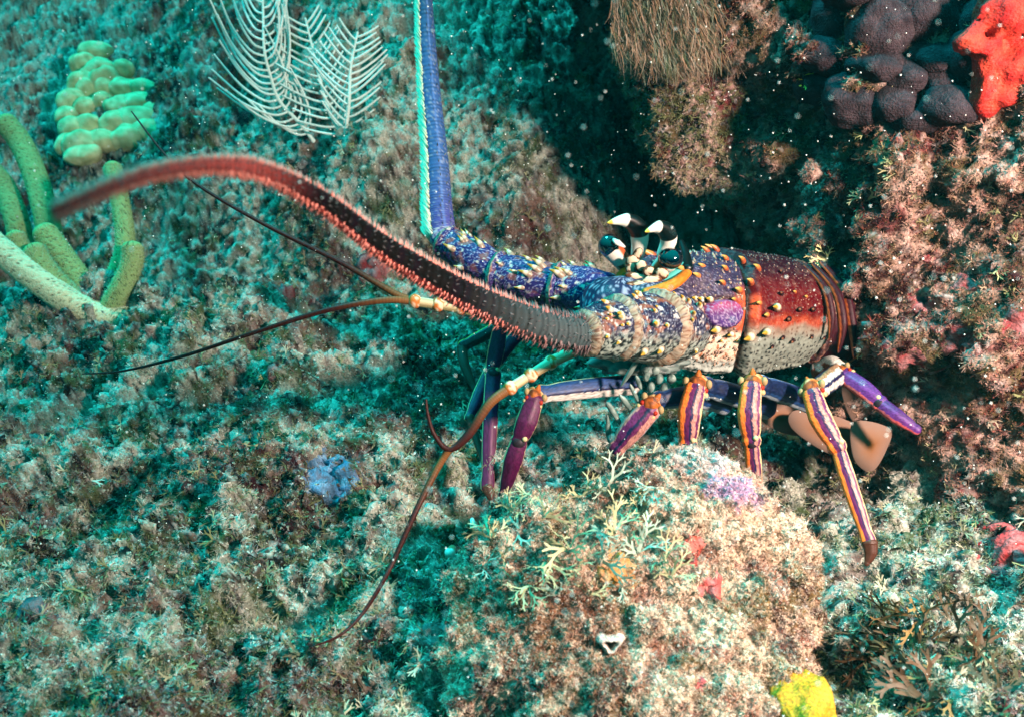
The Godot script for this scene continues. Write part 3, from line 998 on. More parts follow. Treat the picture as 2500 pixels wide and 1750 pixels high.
func build_antennules(root: Node3D, base: Vector3) -> void:
	var low := func(px: float, py: float) -> Array: return [px, py, on_floor(px, py) - 0.022]
	var olive := rgb(176, 160, 104)
	var stalk := func(t, a): return mix3(rgb(196, 178, 124), rgb(226, 214, 180), 0.5 + 0.5 * cos(a)).lerp(rgb(120, 104, 60), 0.5 if absf(sin(a * 2.0)) > 0.9 else 0.0)
	var sets := [
		[[[1500, 770, 0.52], [1330, 790, 0.50], [1125, 752, 0.485]], [[1125, 752, 0.485], [1068, 744, 0.482], [1012, 736, 0.48]],
			[[1014, 736, 0.48], [960, 715, 0.482], [830, 640, 0.49], [640, 545, 0.50], [480, 450, 0.51], [400, 375, 0.52], [320, 272, 0.53]],
			[[1014, 737, 0.48], [940, 733, 0.478], [800, 757, 0.48], [620, 812, 0.49], [450, 868, 0.505], [300, 905, 0.52], [200, 912, 0.53]]],
		[[[1490, 830, 0.52], [1420, 850, 0.50], [1345, 884, 0.482]], [[1345, 884, 0.482], [1290, 918, 0.475], [1245, 947, 0.47]],
			[[1245, 947, 0.47], [1195, 985, 0.467], [1140, 1065, 0.465], [1095, 1096, 0.464], [1060, 1060, 0.463], [1044, 1010, 0.462], [1040, 975, 0.462]],
			[[1100, 1092, 0.465], [1066, 1145, 0.464], [1010, 1258, 0.455], low.call(950, 1390), low.call(890, 1490), low.call(830, 1550), low.call(770, 1575)]]]
	for e in sets:
		var o := Node3D.new(); o.name = "antennule"; root.add_child(o, true)
		tube_part("stalk", at_all(e[0]), [0.0036, 0.0034, 0.0032], 16, 14, stalk, M.shell, o, base, axis_u)
		tube_part("stalk", at_all(e[1]), [0.0032, 0.0026, 0.0028], 16, 14, stalk, M.shell, o, base, axis_u)
		for q in [e[0][-1], e[1][-1], [(e[1][0][0] + e[1][2][0]) / 2.0, (e[1][0][1] + e[1][2][1]) / 2.0, e[1][1][2]]]:
			var s := Shape.new()
			lump(s, at(q[0], q[1], q[2]), Basis.from_scale(Vector3.ONE * 0.0040), 8, 0.1, n_fine, func(p, _d): return rgb(214, 116, 48) if n_fine.get_noise_3dv(p * 3.0) > -0.1 else rgb(238, 214, 180))
			put_mesh("joint", commit(s, base), M.shell, o)
		for j in 2:
			var thick := [0.0021, 0.0019, 0.0015, 0.0012, 0.0010, 0.0007, 0.0004] if not (e == sets[1] and j == 0) else [0.0028, 0.0026, 0.0024, 0.0016, 0.0012, 0.0009, 0.0005]
			tube_part("feeler", at_all(e[2 + j]), thick, 160, 10, func(t, _a):
				var c := mix3(rgb(140, 92, 52), rgb(70, 30, 28), smoothstep(0.08, 0.35, t))
				return c.darkened(0.3 if int(t * 150.0) % 2 == 0 else 0.0), M.shell, o, base, axis_u)

func build_head(root: Node3D, base: Vector3) -> void:
	var black := rgb(10, 14, 20)
	var white := rgb(226, 226, 212)
	var yellow := rgb(206, 176, 60)
	var orange := rgb(240, 140, 40)
	# the two horns over the eyes: white root, black middle, white and yellow tip
	for h in [[[[1556, 625, 0.525], [1562, 588, 0.52], [1556, 556, 0.515], [1528, 538, 0.51], [1484, 544, 0.505]], 0.0054], [[[1618, 622, 0.512], [1632, 590, 0.507], [1628, 566, 0.502], [1606, 554, 0.497], [1576, 566, 0.492]], 0.0050]]:
		tube_part("horn", at_all(h[0]), [h[1] * 0.7, h[1] * 0.95, h[1] * 1.05, h[1] * 0.8, 0.0005], 50, 24, func(t, a):
			if t > 0.93: return yellow
			if t > 0.74: return white if cos(a - 0.6) > -0.3 else black
			if t > 0.36: return black
			return white if cos(a) > -0.35 else black, M.spine, root, base, (EYE - at(1560, 570, 0.51)).normalized(), 0.9)
	# crest of the near eye socket: black above, orange below
	tube_part("eye_crest", at_all([[1664, 590, 0.532], [1676, 625, 0.52], [1678, 655, 0.508]]), [0.0016, 0.0026, 0.0034], 20, 16, plain(black), M.spine, root, base, axis_u, 0.8)
	tube_part("eye_crest", at_all([[1676, 668, 0.505], [1650, 690, 0.499], [1615, 706, 0.495], [1578, 714, 0.492]]), [0.0034, 0.0042, 0.0046, 0.0036], 24, 18, func(t, a): return mix3(rgb(226, 112, 30), rgb(244, 168, 70), 0.5 + 0.5 * sin(a) + 0.8 * n_fine.get_noise_2d(t * 0.1, a * 0.02)), M.shell, root, base, axis_u, 0.7)
	tube_part("eye_crest", at_all([[1668, 655, 0.512], [1640, 678, 0.508], [1612, 692, 0.506]]), [0.0046, 0.0044, 0.0030], 18, 14, plain(rgb(90, 200, 190)), M.shell, root, base, axis_u, 0.8)
	tube_part("eye_crest", at_all([[1530, 662, 0.527], [1516, 676, 0.524], [1494, 694, 0.522]]), [0.0042, 0.0038, 0.0012], 18, 14, plain(orange), M.shell, root, base, axis_u, 0.8)
	# eyes on their stalks
	for e in [[at(1637, 632, 0.502), at(1606, 662, 0.513), Vector3(0.0066, 0.0058, 0.0060), 0.0], [at(1488, 600, 0.522), at(1520, 640, 0.528), Vector3(0.0062, 0.0064, 0.0058), 1.0]]:
		var o := Node3D.new(); o.name = "eye"; root.add_child(o, true)
		var dir: Vector3 = (e[0] - e[1]).normalized()
		var s := Shape.new()
		lump(s, e[0], Basis.from_scale(e[2] * 1.08), 24, 0.0, n_fine, func(_p, _d): return rgb(8, 20, 26))
		put_mesh("eyeball", commit(s, base), M.eye, o)
		tube_part("eye_stalk", [e[1] - dir * 0.006, e[1], e[0] - dir * 0.003], [0.0045, 0.0050, 0.0063], 22, 24, func(t, a): return (white if sin(a * 2.0 + 0.5) > -0.3 else rgb(190, 90, 50)) if t > 0.55 else (rgb(226, 206, 170) if sin(a * 3.0) > -0.5 else rgb(120, 80, 60)), M.shell, o, base, axis_u)
		if e[3] > 0.5:
			tube_part("eye_stalk", at_all([[1500, 585, 0.514], [1508, 592, 0.512], [1524, 602, 0.513]]), [0.0014, 0.0034, 0.0012], 12, 12, plain(white), M.shell, o, base, axis_u, 0.5)
	# the face between them: pale plates with brown seams
	var plates := [[1545, 640, 0.513, 17, 14, 0.3], [1565, 652, 0.507, 14, 15, -0.3], [1585, 662, 0.502, 15, 12, 0.1], [1555, 676, 0.507, 24, 10, 0.2], [1592, 684, 0.499, 22, 12, -0.15], [1556, 622, 0.515, 9, 16, 0.5], [1540, 655, 0.512, 12, 12, 0.0], [1615, 668, 0.499, 15, 13, 0.4], [1572, 696, 0.50, 40, 10, 0.05], [1525, 690, 0.515, 20, 12, 0.2]]
	for q in plates:
		var s := Shape.new()
		var k: float = q[2] / LENS
		lump(s, at(q[0], q[1], q[2]), Basis(axis_f, q[5]) * Basis.from_scale(Vector3(q[3] * 1.15 * k, q[4] * 1.15 * k, 10.0 * k)), 14, 0.25, n_fine, func(p, d): return rgb(214, 196, 166) if d.dot(-axis_f) > 0.68 + 0.5 * n_fine.get_noise_3dv(p * 4.0) else rgb(104, 60, 38))
		put_mesh("face_plate", commit(s, base), M.shell, root)
	# blue speckled block under the face that the antennae spring from
	var s2 := Shape.new()
	lump(s2, at(1520, 742, 0.512), Basis.from_scale(Vector3(0.026, 0.017, 0.02)), 36, 0.18, n_mid, func(p, _d): return rgb(150, 156, 180) if n_net.get_noise_3dv(p) < -0.93 else rgb(38, 40, 76))
	lump(s2, at(1590, 720, 0.505), Basis.from_scale(Vector3(0.020, 0.010, 0.014)), 30, 0.18, n_mid, func(p, _d): return rgb(150, 150, 170) if n_net.get_noise_3dv(p) < -0.93 else rgb(44, 44, 74))
	put_mesh("face_block", commit(s2, base), M.shell, root)
	# mouth limbs under the head, its teal shade painted into their colours
	for q in [[1540, 905, 0.495, 8, 34, 0.5], [1560, 935, 0.50, 9, 14, -0.4], [1578, 920, 0.50, 12, 9, 0.3], [1590, 945, 0.505, 11, 9, 0.2], [1552, 965, 0.50, 8, 22, -0.5], [1610, 925, 0.505, 14, 10, 0.0], [1530, 985, 0.50, 9, 26, -0.7], [1625, 950, 0.51, 18, 10, 0.2], [1500, 1010, 0.505, 10, 30, -0.6], [1575, 900, 0.505, 14, 10, 0.0], [1600, 905, 0.508, 16, 10, 0.3], [1640, 925, 0.51, 14, 9, 0.1], [1485, 1045, 0.51, 9, 26, -0.1]]:
		var s := Shape.new()
		var k: float = q[2] / LENS
		lump(s, at(q[0], q[1], q[2]), Basis(axis_f, q[5]) * Basis.from_scale(Vector3(q[3] * 0.75 * k, q[4] * 1.5 * k, q[3] * 0.8 * k)), 12, 0.3, n_fine, func(p, _d): return mix3(rgb(60, 80, 76), rgb(124, 142, 134), 0.5 + n_fine.get_noise_3dv(p * 3.0)))
		put_mesh("mouth_limb", commit(s, base), M.leg, root)
	var s3 := Shape.new()
	lump(s3, at(1560, 878, 0.522), Basis.from_scale(Vector3(0.030, 0.006, 0.018)), 24, 0.35, n_fine, func(p, _d): return mix3(rgb(40, 54, 54), rgb(110, 126, 120), 0.5 + n_fine.get_noise_3dv(p * 2.0)))
	put_mesh("mouth_plate", commit(s3, base), M.leg, root)

func build_tail(root: Node3D, base: Vector3) -> void:
	# the tail bends down behind and folds forward under the body
	var arc := at_all([[1985, 765, 0.597], [2028, 768, 0.61], [2075, 800, 0.622], [2105, 850, 0.632], [2120, 910, 0.636], [2120, 970, 0.632], [2100, 1020, 0.62]])
	for k in 5:
		var t0 := k / 5.0
		var p := []
		for j in 4:
			p.append(spline(arc, clampf(t0 - 0.03 + j * 0.085, 0.0, 1.0)))
		var r := lerpf(0.0375, 0.024, t0)
		var f := body_up
		tube_part("tail_segment", p, [r * 0.94, r * 1.0, r * 1.0, r * 0.9], 44, 72, func(t, a):
			var c := mix3(rgb(66, 24, 36), rgb(110, 40, 36), smoothstep(0.2, 0.6, t))
			if t > 0.62 and t < 0.72: c = rgb(204, 116, 66)
			if t > 0.84: c = rgb(150, 70, 48)
			return mix3(c, rgb(30, 24, 28), smoothstep(0.1, 0.5, n_fine.get_noise_2d(t * 0.12 + k, a * 0.03))), M.shell, root, base, f, 1.0,
			func(t, _a): return 1.0 + 0.05 * bell((t - 0.68) / 0.05) - 0.04 * bell((t - 0.55) / 0.06) - 0.05 * smoothstep(0.8, 1.0, t))
	# side flaps of the rings, striped orange, in front of the wall
	for q in [[[[1985, 645, 0.569], [2040, 710, 0.556], [2058, 790, 0.552], [2048, 860, 0.554]], 0.0034], [[[2005, 640, 0.576], [2062, 712, 0.564], [2080, 790, 0.560], [2086, 872, 0.562]], 0.0036], [[[1965, 648, 0.564], [2012, 700, 0.552], [2030, 770, 0.549], [2026, 830, 0.550]], 0.0030]]:
		tube_part("tail_ridge", at_all(q[0]), [q[1] * 0.4, q[1] * 0.8, q[1] * 0.9, q[1] * 0.2], 40, 28, func(t, a): return mix3(rgb(62, 20, 30), rgb(190, 96, 52), smoothstep(0.88, 0.97, cos(a - 0.5) + 0.12 * n_fine.get_noise_2d(t * 0.2, 0.0))).darkened(clampf(0.2 + 0.8 * n_fine.get_noise_2d(t * 0.3, a * 0.02), 0.0, 0.6)), M.shell, root, base, (EYE - at(2040, 750, 0.58)).normalized(), 0.8)
	# the fan: five thin blades
	var root_pt := at(2055, 1010, 0.60)
	for q in [[[2085, 1030], [2172, 1045], [2165, 1095], [2128, 1150], [2085, 1118], 0.565], [[1950, 1000], [2085, 1035], [2085, 1120], [2010, 1100], [1930, 1040], 0.585], [[1860, 985], [1955, 1000], [1960, 1060], [1900, 1052], [1850, 1015], 0.60], [[2060, 930], [2170, 950], [2185, 1010], [2172, 1044], [2085, 1030], 0.60]]:
		var s := Shape.new()
		var poly := []
		for k in 5:
			poly.append(at(q[k][0], q[k][1], q[5] + 0.006 * sin(k * 1.3)))
		var mid := Vector3.ZERO
		for p in poly: mid += p / 5.0
		var th := -axis_f * 0.0008
		var n := 40
		var c0 := rgb(98, 62, 30)
		for side in [1.0, -1.0]:
			var i0: int = s.put(mid + th * side * 2.0, c0)
			for k in n:
				var u := float(k) / n * 5.0
				var ka := int(u) % 5
				var p: Vector3 = poly[ka].cubic_interpolate(poly[(ka + 1) % 5], poly[(ka + 4) % 5], poly[(ka + 2) % 5], u - int(u))
				s.put(p + th * side, c0.lightened(0.1))
			for k in n:
				if side > 0.0: s.tri(i0, i0 + 1 + (k + 1) % n, i0 + 1 + k)
				else: s.tri(i0, i0 + 1 + k, i0 + 1 + (k + 1) % n)
		for k in n:
			var a := 1 + k
			var b := 1 + (k + 1) % n
			s.tri(a, b, a + n + 1); s.tri(b, b + n + 1, a + n + 1)
		put_mesh("tail_blade", commit(s, base), M.blade, root)

func build_lobster() -> void:
	body_r = at(1952, 765, 0.595)
	body_f = at(1578, 772, 0.53)
	var ax := (body_f - body_r).normalized()
	body_up = (Vector3.UP - ax * ax.y).normalized()
	body_side = ax.cross(body_up)
	if body_side.dot(EYE - body_r) < 0.0:
		body_side = -body_side
	var base := at(1850, 1180, 0.53)
	var root := thing("spiny_lobster", base, "spiny lobster with striped legs and long spiny antennae leaving its hole in the reef", "lobster")
	build_carapace(root, base)
	var pale_cone := cone_mesh(rgb(150, 128, 110), rgb(206, 194, 166), rgb(160, 130, 46))
	var dark_cone := cone_mesh(rgb(44, 26, 30), rgb(30, 20, 24), rgb(120, 80, 60), 0.15)
	var rust_cone := cone_mesh(rgb(150, 74, 48), rgb(190, 116, 60), rgb(180, 150, 80))
	# rows of spines on the shield: [along, round from the top in degrees, length, kind]
	for q in [[0.93, 22, 0.011, 1], [0.88, 30, 0.008, 1], [0.83, 20, 0.007, 1], [0.78, 40, 0.006, 2], [0.72, 24, 0.006, 1], [0.70, 48, 0.008, 2], [0.98, 50, 0.008, 0], [0.93, 53, 0.006, 0], [0.90, 54, 0.006, 0], [0.86, 55, 0.007, 0], [0.80, 60, 0.006, 0], [0.74, 56, 0.005, 2], [0.83, 82, 0.010, 0], [0.75, 86, 0.007, 0],
		[0.93, 84, 0.004, 0], [0.87, 90, 0.004, 0], [0.79, 92, 0.004, 0], [0.70, 92, 0.004, 0], [0.62, 40, 0.007, 2], [0.60, 60, 0.006, 2], [0.54, 26, 0.007, 1], [0.50, 64, 0.009, 0], [0.56, 70, 0.006, 2], [0.55, 84, 0.010, 0], [0.42, 74, 0.006, 3], [0.34, 66, 0.006, 3], [0.24, 66, 0.006, 3], [0.44, 90, 0.005, 3], [0.36, 94, 0.005, 3], [0.22, 92, 0.004, 3], [0.46, 52, 0.005, 3], [0.36, 50, 0.004, 2], [0.28, 54, 0.004, 2], [0.14, 78, 0.004, 3], [0.40, 30, 0.004, 3], [0.66, 10, 0.006, 1], [0.58, 14, 0.006, 1], [0.10, 96, 0.004, 3], [0.49, 98, 0.004, 3], [0.64, 88, 0.012, 0]]:
		var phi := deg_to_rad(q[1])
		for g in [1.0, -1.0]:
			var p := body_pt(q[0], phi * g)
			var out := (body_pt(q[0], phi * g, 0.01) - p).normalized()
			spike("spine", [pale_cone, rust_cone, rust_cone, dark_cone][q[3]], p, out + ax * 0.9, ax, q[2], 1.25, root, base)
	granules(root, base)
	build_tail(root, base)
	build_head(root, base)
	build_antenna(root, base, pale_cone)
	build_antennules(root, base)
	build_legs(root, base)

# small tubercles all over the shield, too many to tell apart
func granules(root: Node3D, base: Vector3) -> void:
	var s := Shape.new()
	var ax := (body_f - body_r).normalized()
	for k in 1500:
		var t := rng.randf_range(0.04, 1.0)
		var phi := rng.randf_range(-1.9, 2.1)
		var neck := neck_at(phi)
		if absf(t - neck) < 0.03:
			continue
		var p := body_pt(t, phi)
		var up := (body_pt(t, phi, 0.01) - p).normalized()
		var dir := (up + ax * 0.7).normalized()
		if t < neck and absf(phi) > 1.25:
			continue
		var h := rng.randf_range(0.0008, 0.0018) * (1.3 if t > neck else 0.8)
		var side := dir.cross(up).normalized()
		var wide := dir.cross(side)
		var c := mix3(rgb(104, 76, 70), rgb(176, 150, 126), rng.randf()) if t > neck else mix3(rgb(60, 26, 28), rgb(196, 150, 130), rng.randf() * rng.randf())
		var i0 := s.v.size()
		for j in 5:
			var a := TAU * j / 5
			s.put(p + (side * cos(a) + wide * sin(a)) * h * 0.55 - up * 0.0004, c.darkened(0.4))
		s.put(p + dir * h, c)
		for j in 5:
			s.tri(i0 + j, i0 + 5, i0 + (j + 1) % 5)
	put_mesh("granules", commit(s, base), M.spine, root).set_meta("kind", "stuff")

# ---------------------------------------------------------------- other reef life
func build_sea_rods() -> void:
	var groups := [
		[Vector3.ZERO, "green knobbly sea rod colony with upright fingers at the left edge", [
			[[[262, 800, 0.80], [222, 730, 0.80], [160, 640, 0.80], [108, 568, 0.80]], 28, 0], [[[235, 745, 0.81], [285, 668, 0.815], [305, 590, 0.82], [290, 480, 0.83], [274, 410, 0.84]], 21, 0], [[[262, 760, 0.79], [298, 700, 0.785], [322, 640, 0.785], [322, 605, 0.785]], 23, 0],
			[[[300, 780, 0.79], [220, 764, 0.785], [120, 705, 0.775], [0, 612, 0.77], [-80, 540, 0.77]], 30, 1], [[[180, 735, 0.785], [120, 672, 0.78], [82, 612, 0.78]], 24, 0], [[[112, 700, 0.785], [60, 625, 0.79], [34, 578, 0.79]], 20, 0]]],
		[Vector3.ZERO, "tall dim sea rod behind the knobbly colony at the left edge", [
			[[[135, 640, 0.93], [110, 520, 0.93], [85, 430, 0.94], [50, 350, 0.95], [12, 300, 0.95]], 27, 0], [[[60, 640, 0.95], [40, 540, 0.95], [10, 460, 0.96], [-20, 420, 0.96]], 26, 0]]]]
	for g in groups:
		var first = g[2][0][0][0]
		var base := at(first[0], first[1], first[2])
		var root := thing("sea_rod", base, g[1], "soft coral", "sea rods")
		for b in g[2]:
			var pts := at_all(b[0].map(func(e): return [e[0], e[1], e[2] - (0.03 if e[2] < 0.9 else 0.0)]))
			var d: float = b[0][0][2]
			var r: float = b[1] * d / LENS
			var rr := []
			for k in pts.size(): rr.append(r * (1.0 - 0.12 * k / pts.size()))
			var pale: bool = b[2] == 1
			spine_rows(root, base, pts, rr, Vector3.BACK, range(0, 360, 14).map(func(e): return float(e)), 110, 0.0036, func(_t): return rgb(128, 156, 104) if not pale else rgb(180, 186, 152), 0.3, "polyps")
			tube_part("branch", pts, rr, 120, 48, func(t, a):
				var p: Vector3 = spline(pts, t) + Vector3(cos(a), sin(a), cos(a * 2.0)) * r
				var w := n_cell.get_noise_3dv(p * 1.4)
				return mix3(rgb(34, 52, 34), rgb(120, 148, 98) if not pale else rgb(176, 182, 150), smoothstep(-0.92, -0.55, w)), M.coral, root, base, Vector3.BACK, 1.0,
				func(t, a):
					var p: Vector3 = spline(pts, t) + Vector3(cos(a), sin(a), cos(a * 2.0)) * r
					return 1.0 + 0.10 * smoothstep(-0.95, -0.5, n_cell.get_noise_3dv(p * 1.4)) + 0.05 * n_fine.get_noise_3dv(p))

func build_plumes() -> void:
	var list := [
		[[[765, 345, 0.89], [736, 306, 0.885], [683, 248, 0.88], [662, 194, 0.875], [645, 124, 0.87], [642, 40, 0.87], [640, -60, 0.87]], "tall pale sea plume, leftmost of the three feathery ones", 21, [92, 84], 0.0],
		[[[848, 348, 0.88], [807, 281, 0.875], [782, 199, 0.875], [761, 112, 0.875], [745, 45, 0.875]], "pale sea plume, middle one of the three feathery ones", 14, [72, 60], 0.35],
		[[[842, 335, 0.87], [852, 248, 0.86], [856, 165, 0.86], [873, 79, 0.86]], "pale sea plume, rightmost of the three feathery ones", 13, [70, 62], 0.35]]
	for e in list:
		var pts := at_all(e[0])
		var base: Vector3 = pts[0]
		var root := thing("sea_plume", base, e[1], "soft coral", "sea plumes")
		var c := rgb(196, 214, 206)
		var n := pts.size()
		var rr := []
		for k in n: rr.append(lerpf(0.0021, 0.0010, float(k) / (n - 1)))
		tube_part("stem", pts, rr, 60, 10, plain(c), M.coral, root, base, Vector3.BACK)
		for k in e[2]:
			for g in [0, 1]:
				var t := lerpf(0.1, 0.97, (k + 0.5 * g) / e[2])
				var p: Vector3 = spline(pts, t)
				var tan: Vector3 = (spline(pts, minf(t + 0.03, 1.0)) - spline(pts, maxf(t - 0.03, 0.0))).normalized()
				var side := tan.cross(axis_f).normalized() * (1.0 if g == 0 else -1.0)
				var ln: float = e[3][g] * (0.45 + 0.75 * sin(PI * clampf(0.15 + 0.85 * t, 0.0, 1.0))) * 0.87 / LENS * rng.randf_range(0.8, 1.1)
				var out := axis_f * rng.randf_range(-0.25, 0.25)
				var q1 := p + (side * 0.8 + tan * 0.4 + out) * ln * 0.4
				var q2: Vector3 = p + (side * (0.8 + e[4] * 0.4) + tan * (1.0 - e[4]) + out) * ln * 0.8
				var q3: Vector3 = p + (side * (0.8 + e[4]) + tan * (1.7 - 2.2 * e[4]) + out) * ln
				tube_part("branchlet", [p, q1, q2, q3], [0.0011, 0.0012, 0.00115, 0.0008], 12, 6, plain(c.lightened(rng.randf_range(0.0, 0.15))), M.coral, root, base, Vector3.BACK)

func build_knob_coral() -> void:
	var base := at(280, 330, 1.12)
	var root := thing("knob_coral", base, "pale green knobbly stony coral mound behind the sea rods", "coral")
	var spots := [[235, 122, 32, 16], [205, 160, 26, 22], [250, 175, 38, 24], [190, 205, 24, 20], [300, 170, 22, 18], [175, 250, 28, 24], [215, 220, 24, 20], [255, 215, 22, 18], [300, 215, 30, 18], [350, 215, 26, 16], [165, 290, 24, 20], [212, 262, 26, 20], [250, 250, 24, 22], [290, 262, 34, 22], [335, 250, 34, 18], [180, 320, 30, 22], [225, 310, 30, 22], [280, 310, 34, 24], [340, 295, 40, 24], [380, 280, 30, 20], [200, 355, 36, 24], [255, 345, 36, 22], [310, 340, 36, 24], [365, 325, 34, 26], [205, 380, 36, 18], [165, 355, 24, 20]]
	var mound := Shape.new()
	var dm := on_floor(280, 385) + 0.10
	lump(mound, at(265, 280, dm), Basis.from_scale(Vector3(0.055, 0.062, 0.04)), 30, 0.3, n_mid, func(p, _d): return mix3(rgb(132, 142, 100), rgb(170, 172, 132), 0.5 + n_fine.get_noise_3dv(p)))
	put_mesh("mound", commit(mound, base), M.coral, root)
	for q in spots:
		var d: float = on_floor(280, 395) + 0.00045 * (385.0 - q[1]) - 0.008 + rng.randf_range(-0.004, 0.004)
		var k: float = d / LENS
		var s := Shape.new()
		lump(s, at(q[0], q[1], d), Basis.from_scale(Vector3(q[2] * 1.25 * k, q[3] * 1.45 * k, q[2] * 1.1 * k)), 18, 0.35, n_mid, func(p, _d): return mix3(rgb(132, 142, 100), rgb(186, 188, 146), 0.5 + 0.9 * n_fine.get_noise_3dv(p)))
		put_mesh("lobe", commit(s, base), M.coral, root)

func build_dark_coral() -> void:
	var base := at(2160, 180, 0.56)
	var root := thing("lobed_coral", base, "dark purple grey lobed coral under the red sponge at the upper right", "coral")
	for q in [[1270, 110, 115, 140], [1490, 180, 120, 150], [1800, 110, 155, 160], [1600, 20, 85, 70], [2050, 110, 90, 105], [1800, 320, 125, 75], [1230, 310, 140, 85], [1610, 430, 95, 85], [1820, 450, 110, 90], [1350, 560, 150, 105], [1700, 650, 110, 75], [1480, 370, 110, 70], [1560, 560, 100, 80], [1990, 300, 90, 110], [1400, -60, 150, 90], [1950, -40, 110, 80], [1150, 480, 100, 80], [1900, 600, 120, 80]]:
		var px: float = 1500.0 + q[0] / 2.296
		var py: float = q[1] / 2.296
		var d: float = on_wall(px, py) + 0.004 + rng.randf_range(-0.003, 0.003)
		var k: float = d / LENS / 2.296
		var s := Shape.new()
		lump(s, at(px, py, d), Basis.from_scale(Vector3(q[2] * 1.35 * k, q[3] * 1.35 * k, 0.022)), 30, 0.42, n_mid, func(p, _d): return mix3(rgb(52, 46, 52), rgb(96, 84, 90), 0.35 + 0.5 * n_tiny.get_noise_3dv(p * 1.5) + 0.5 * n_fine.get_noise_3dv(p)))
		put_mesh("lobe", commit(s, base), M.stipple, root)

func sponge(called: String, label: String, category: String, blobs: Array, tint: Color, tint2: Color, holes: Array, melt := 0.012) -> void:
	# blobs: [px, py, depth, half width px, half height px, half depth m]
	var parts := []
	var lo := Vector3.ONE * 1e3
	var hi := -lo
	for b in blobs:
		var k: float = b[2] / LENS
		var c := at(b[0], b[1], b[2])
		var r := Vector3(b[3] * k, b[4] * k, b[5])
		parts.append([c, r])
		lo = lo.min(c - r * 1.3 - Vector3.ONE * 0.006); hi = hi.max(c + r * 1.3 + Vector3.ONE * 0.006)
	var pits := []
	for q in holes: pits.append([at(q[0], q[1], q[2]), q[3] * q[2] / LENS])
	var f := func(p: Vector3) -> float:
		var w := 1e9
		for e in parts: w = smin(w, ellipsoid(p, e[0], e[1]), melt)
		w += 0.006 * n_mid.get_noise_3dv(p * 2.0) + 0.0025 * n_fine.get_noise_3dv(p)
		for e in pits: w = maxf(w, e[1] - p.distance_to(e[0]))
		return w
	var big := (hi - lo).length()
	var s := nets(f, lo, hi, clampf(big / 60.0, 0.0008, 0.003))
	s.c.resize(s.v.size())
	for k in s.v.size():
		s.c[k] = mix3(tint, tint2, 0.5 + 1.1 * n_fine.get_noise_3dv(s.v[k]))
	var base: Vector3 = parts[0][0]
	var o := put_mesh(numbered(called), commit(s, base), M.sponge)
	o.position = base
	tag(o, label, category)

func build_sponges(floor_shape: Shape, wall_shape: Shape, stone_shape: Shape) -> void:
	var red := rgb(214, 40, 40)
	var red2 := rgb(236, 86, 60)
	sponge("red_sponge", "large bright red sponge in the upper right corner with a small pore", "sponge", [[2460, 30, 0.49, 75, 80, 0.02], [2385, 108, 0.492, 50, 26, 0.012], [2430, 130, 0.50, 60, 40, 0.016], [2425, 210, 0.50, 50, 70, 0.014], [2490, 180, 0.495, 60, 70, 0.018], [2395, 275, 0.505, 26, 34, 0.01]], red, red2, [[2408, 222, 0.487, 7]], 0.008)
	var wall_red := [[2265, 630, 14, "thin red sponge streak high on the wall right of the tail"], [2360, 695, 20, "small red sponge patch on the pale part of the wall"], [2350, 830, 36, "wide red sponge patch on the wall at the right"], [2172, 845, 16, "small red sponge patch just right of the tail rings"], [2225, 880, 24, "dull red sponge patch beside the small one by the tail"], [2490, 785, 26, "dark red sponge patch at the right edge of the wall"], [2316, 985, 13, "orange red sponge dot low on the wall"], [2250, 740, 24, "faded red sponge film in the middle of the wall"], [2290, 890, 16, "narrow red sponge scrap under the wide patch on the wall"]]
	for q in wall_red:
		var hit := at(q[0], q[1], on_wall(q[0], q[1]))
		crust("sponge_patch", q[3], wall_shape, hit, q[2] * 1.5 * 0.5 / LENS, rgb(150, 12, 22) if q[0] != 2316 else rgb(220, 60, 30))
	for q in [[1705, 1325, 18, "small orange red sponge on the right shoulder of the tan boulder", rgb(222, 80, 50)], [1745, 1425, 24, "red sponge crust on the front of the tan boulder", rgb(214, 66, 58)], [1716, 1670, 10, "tiny scarlet sponge scrap low on the tan boulder", rgb(206, 24, 40)], [1510, 1390, 34, "orange yellow sponge film under the forked algae", rgb(206, 140, 40)], [1690, 1370, 9, "red sponge speck above the red crust on the tan boulder", rgb(214, 66, 58)]]:
		var hit := at(q[0], q[1], on_boulder(q[0], q[1]))
		crust("sponge_patch", q[3], stone_shape, hit, q[2] * 1.7 * 0.38 / LENS, q[4])
	for q in [[1885, 1520, 24, "dark red sponge in the gully right of the tan boulder", rgb(150, 30, 40)], [2475, 1325, 48, "bright red sponge crust at the right edge low down", rgb(206, 40, 44)], [2450, 1410, 20, "dark crimson sponge crust below the bright one at the right edge", rgb(120, 10, 24)], [810, 1175, 48, "flat blue encrusting sponge on the algae covered slope", rgb(70, 130, 176)], [905, 650, 36, "dark red sponge in the hollow behind the near antenna", rgb(140, 18, 28)], [700, 700, 20, "small dark red sponge in the hollow left of the larger one", rgb(120, 24, 34)], [945, 1195, 30, "rusty brown sponge crust on the slope by the long feeler", rgb(104, 58, 40)], [1085, 1560, 46, "rusty brown sponge crust left of the tan boulder's foot", rgb(104, 58, 40)], [670, 905, 16, "small rust red crust on the slope under the lower long feeler", rgb(130, 54, 44)], [90, 1490, 40, "dark maroon crust at the left edge low on the slope", rgb(84, 30, 50)]]:
		var dd := on_floor(q[0], q[1])
		crust("sponge_patch", q[3], floor_shape, at(q[0], q[1], dd), q[2] * 1.4 * dd / LENS, q[4])
	sponge("yellow_sponge", "bright yellow sponge at the bottom edge right of the tan boulder", "sponge", [[1960, 1705, 0.385, 46, 26, 0.012], [1990, 1730, 0.383, 40, 26, 0.012], [1925, 1715, 0.385, 28, 16, 0.01]], rgb(196, 150, 20), rgb(222, 180, 50), [])

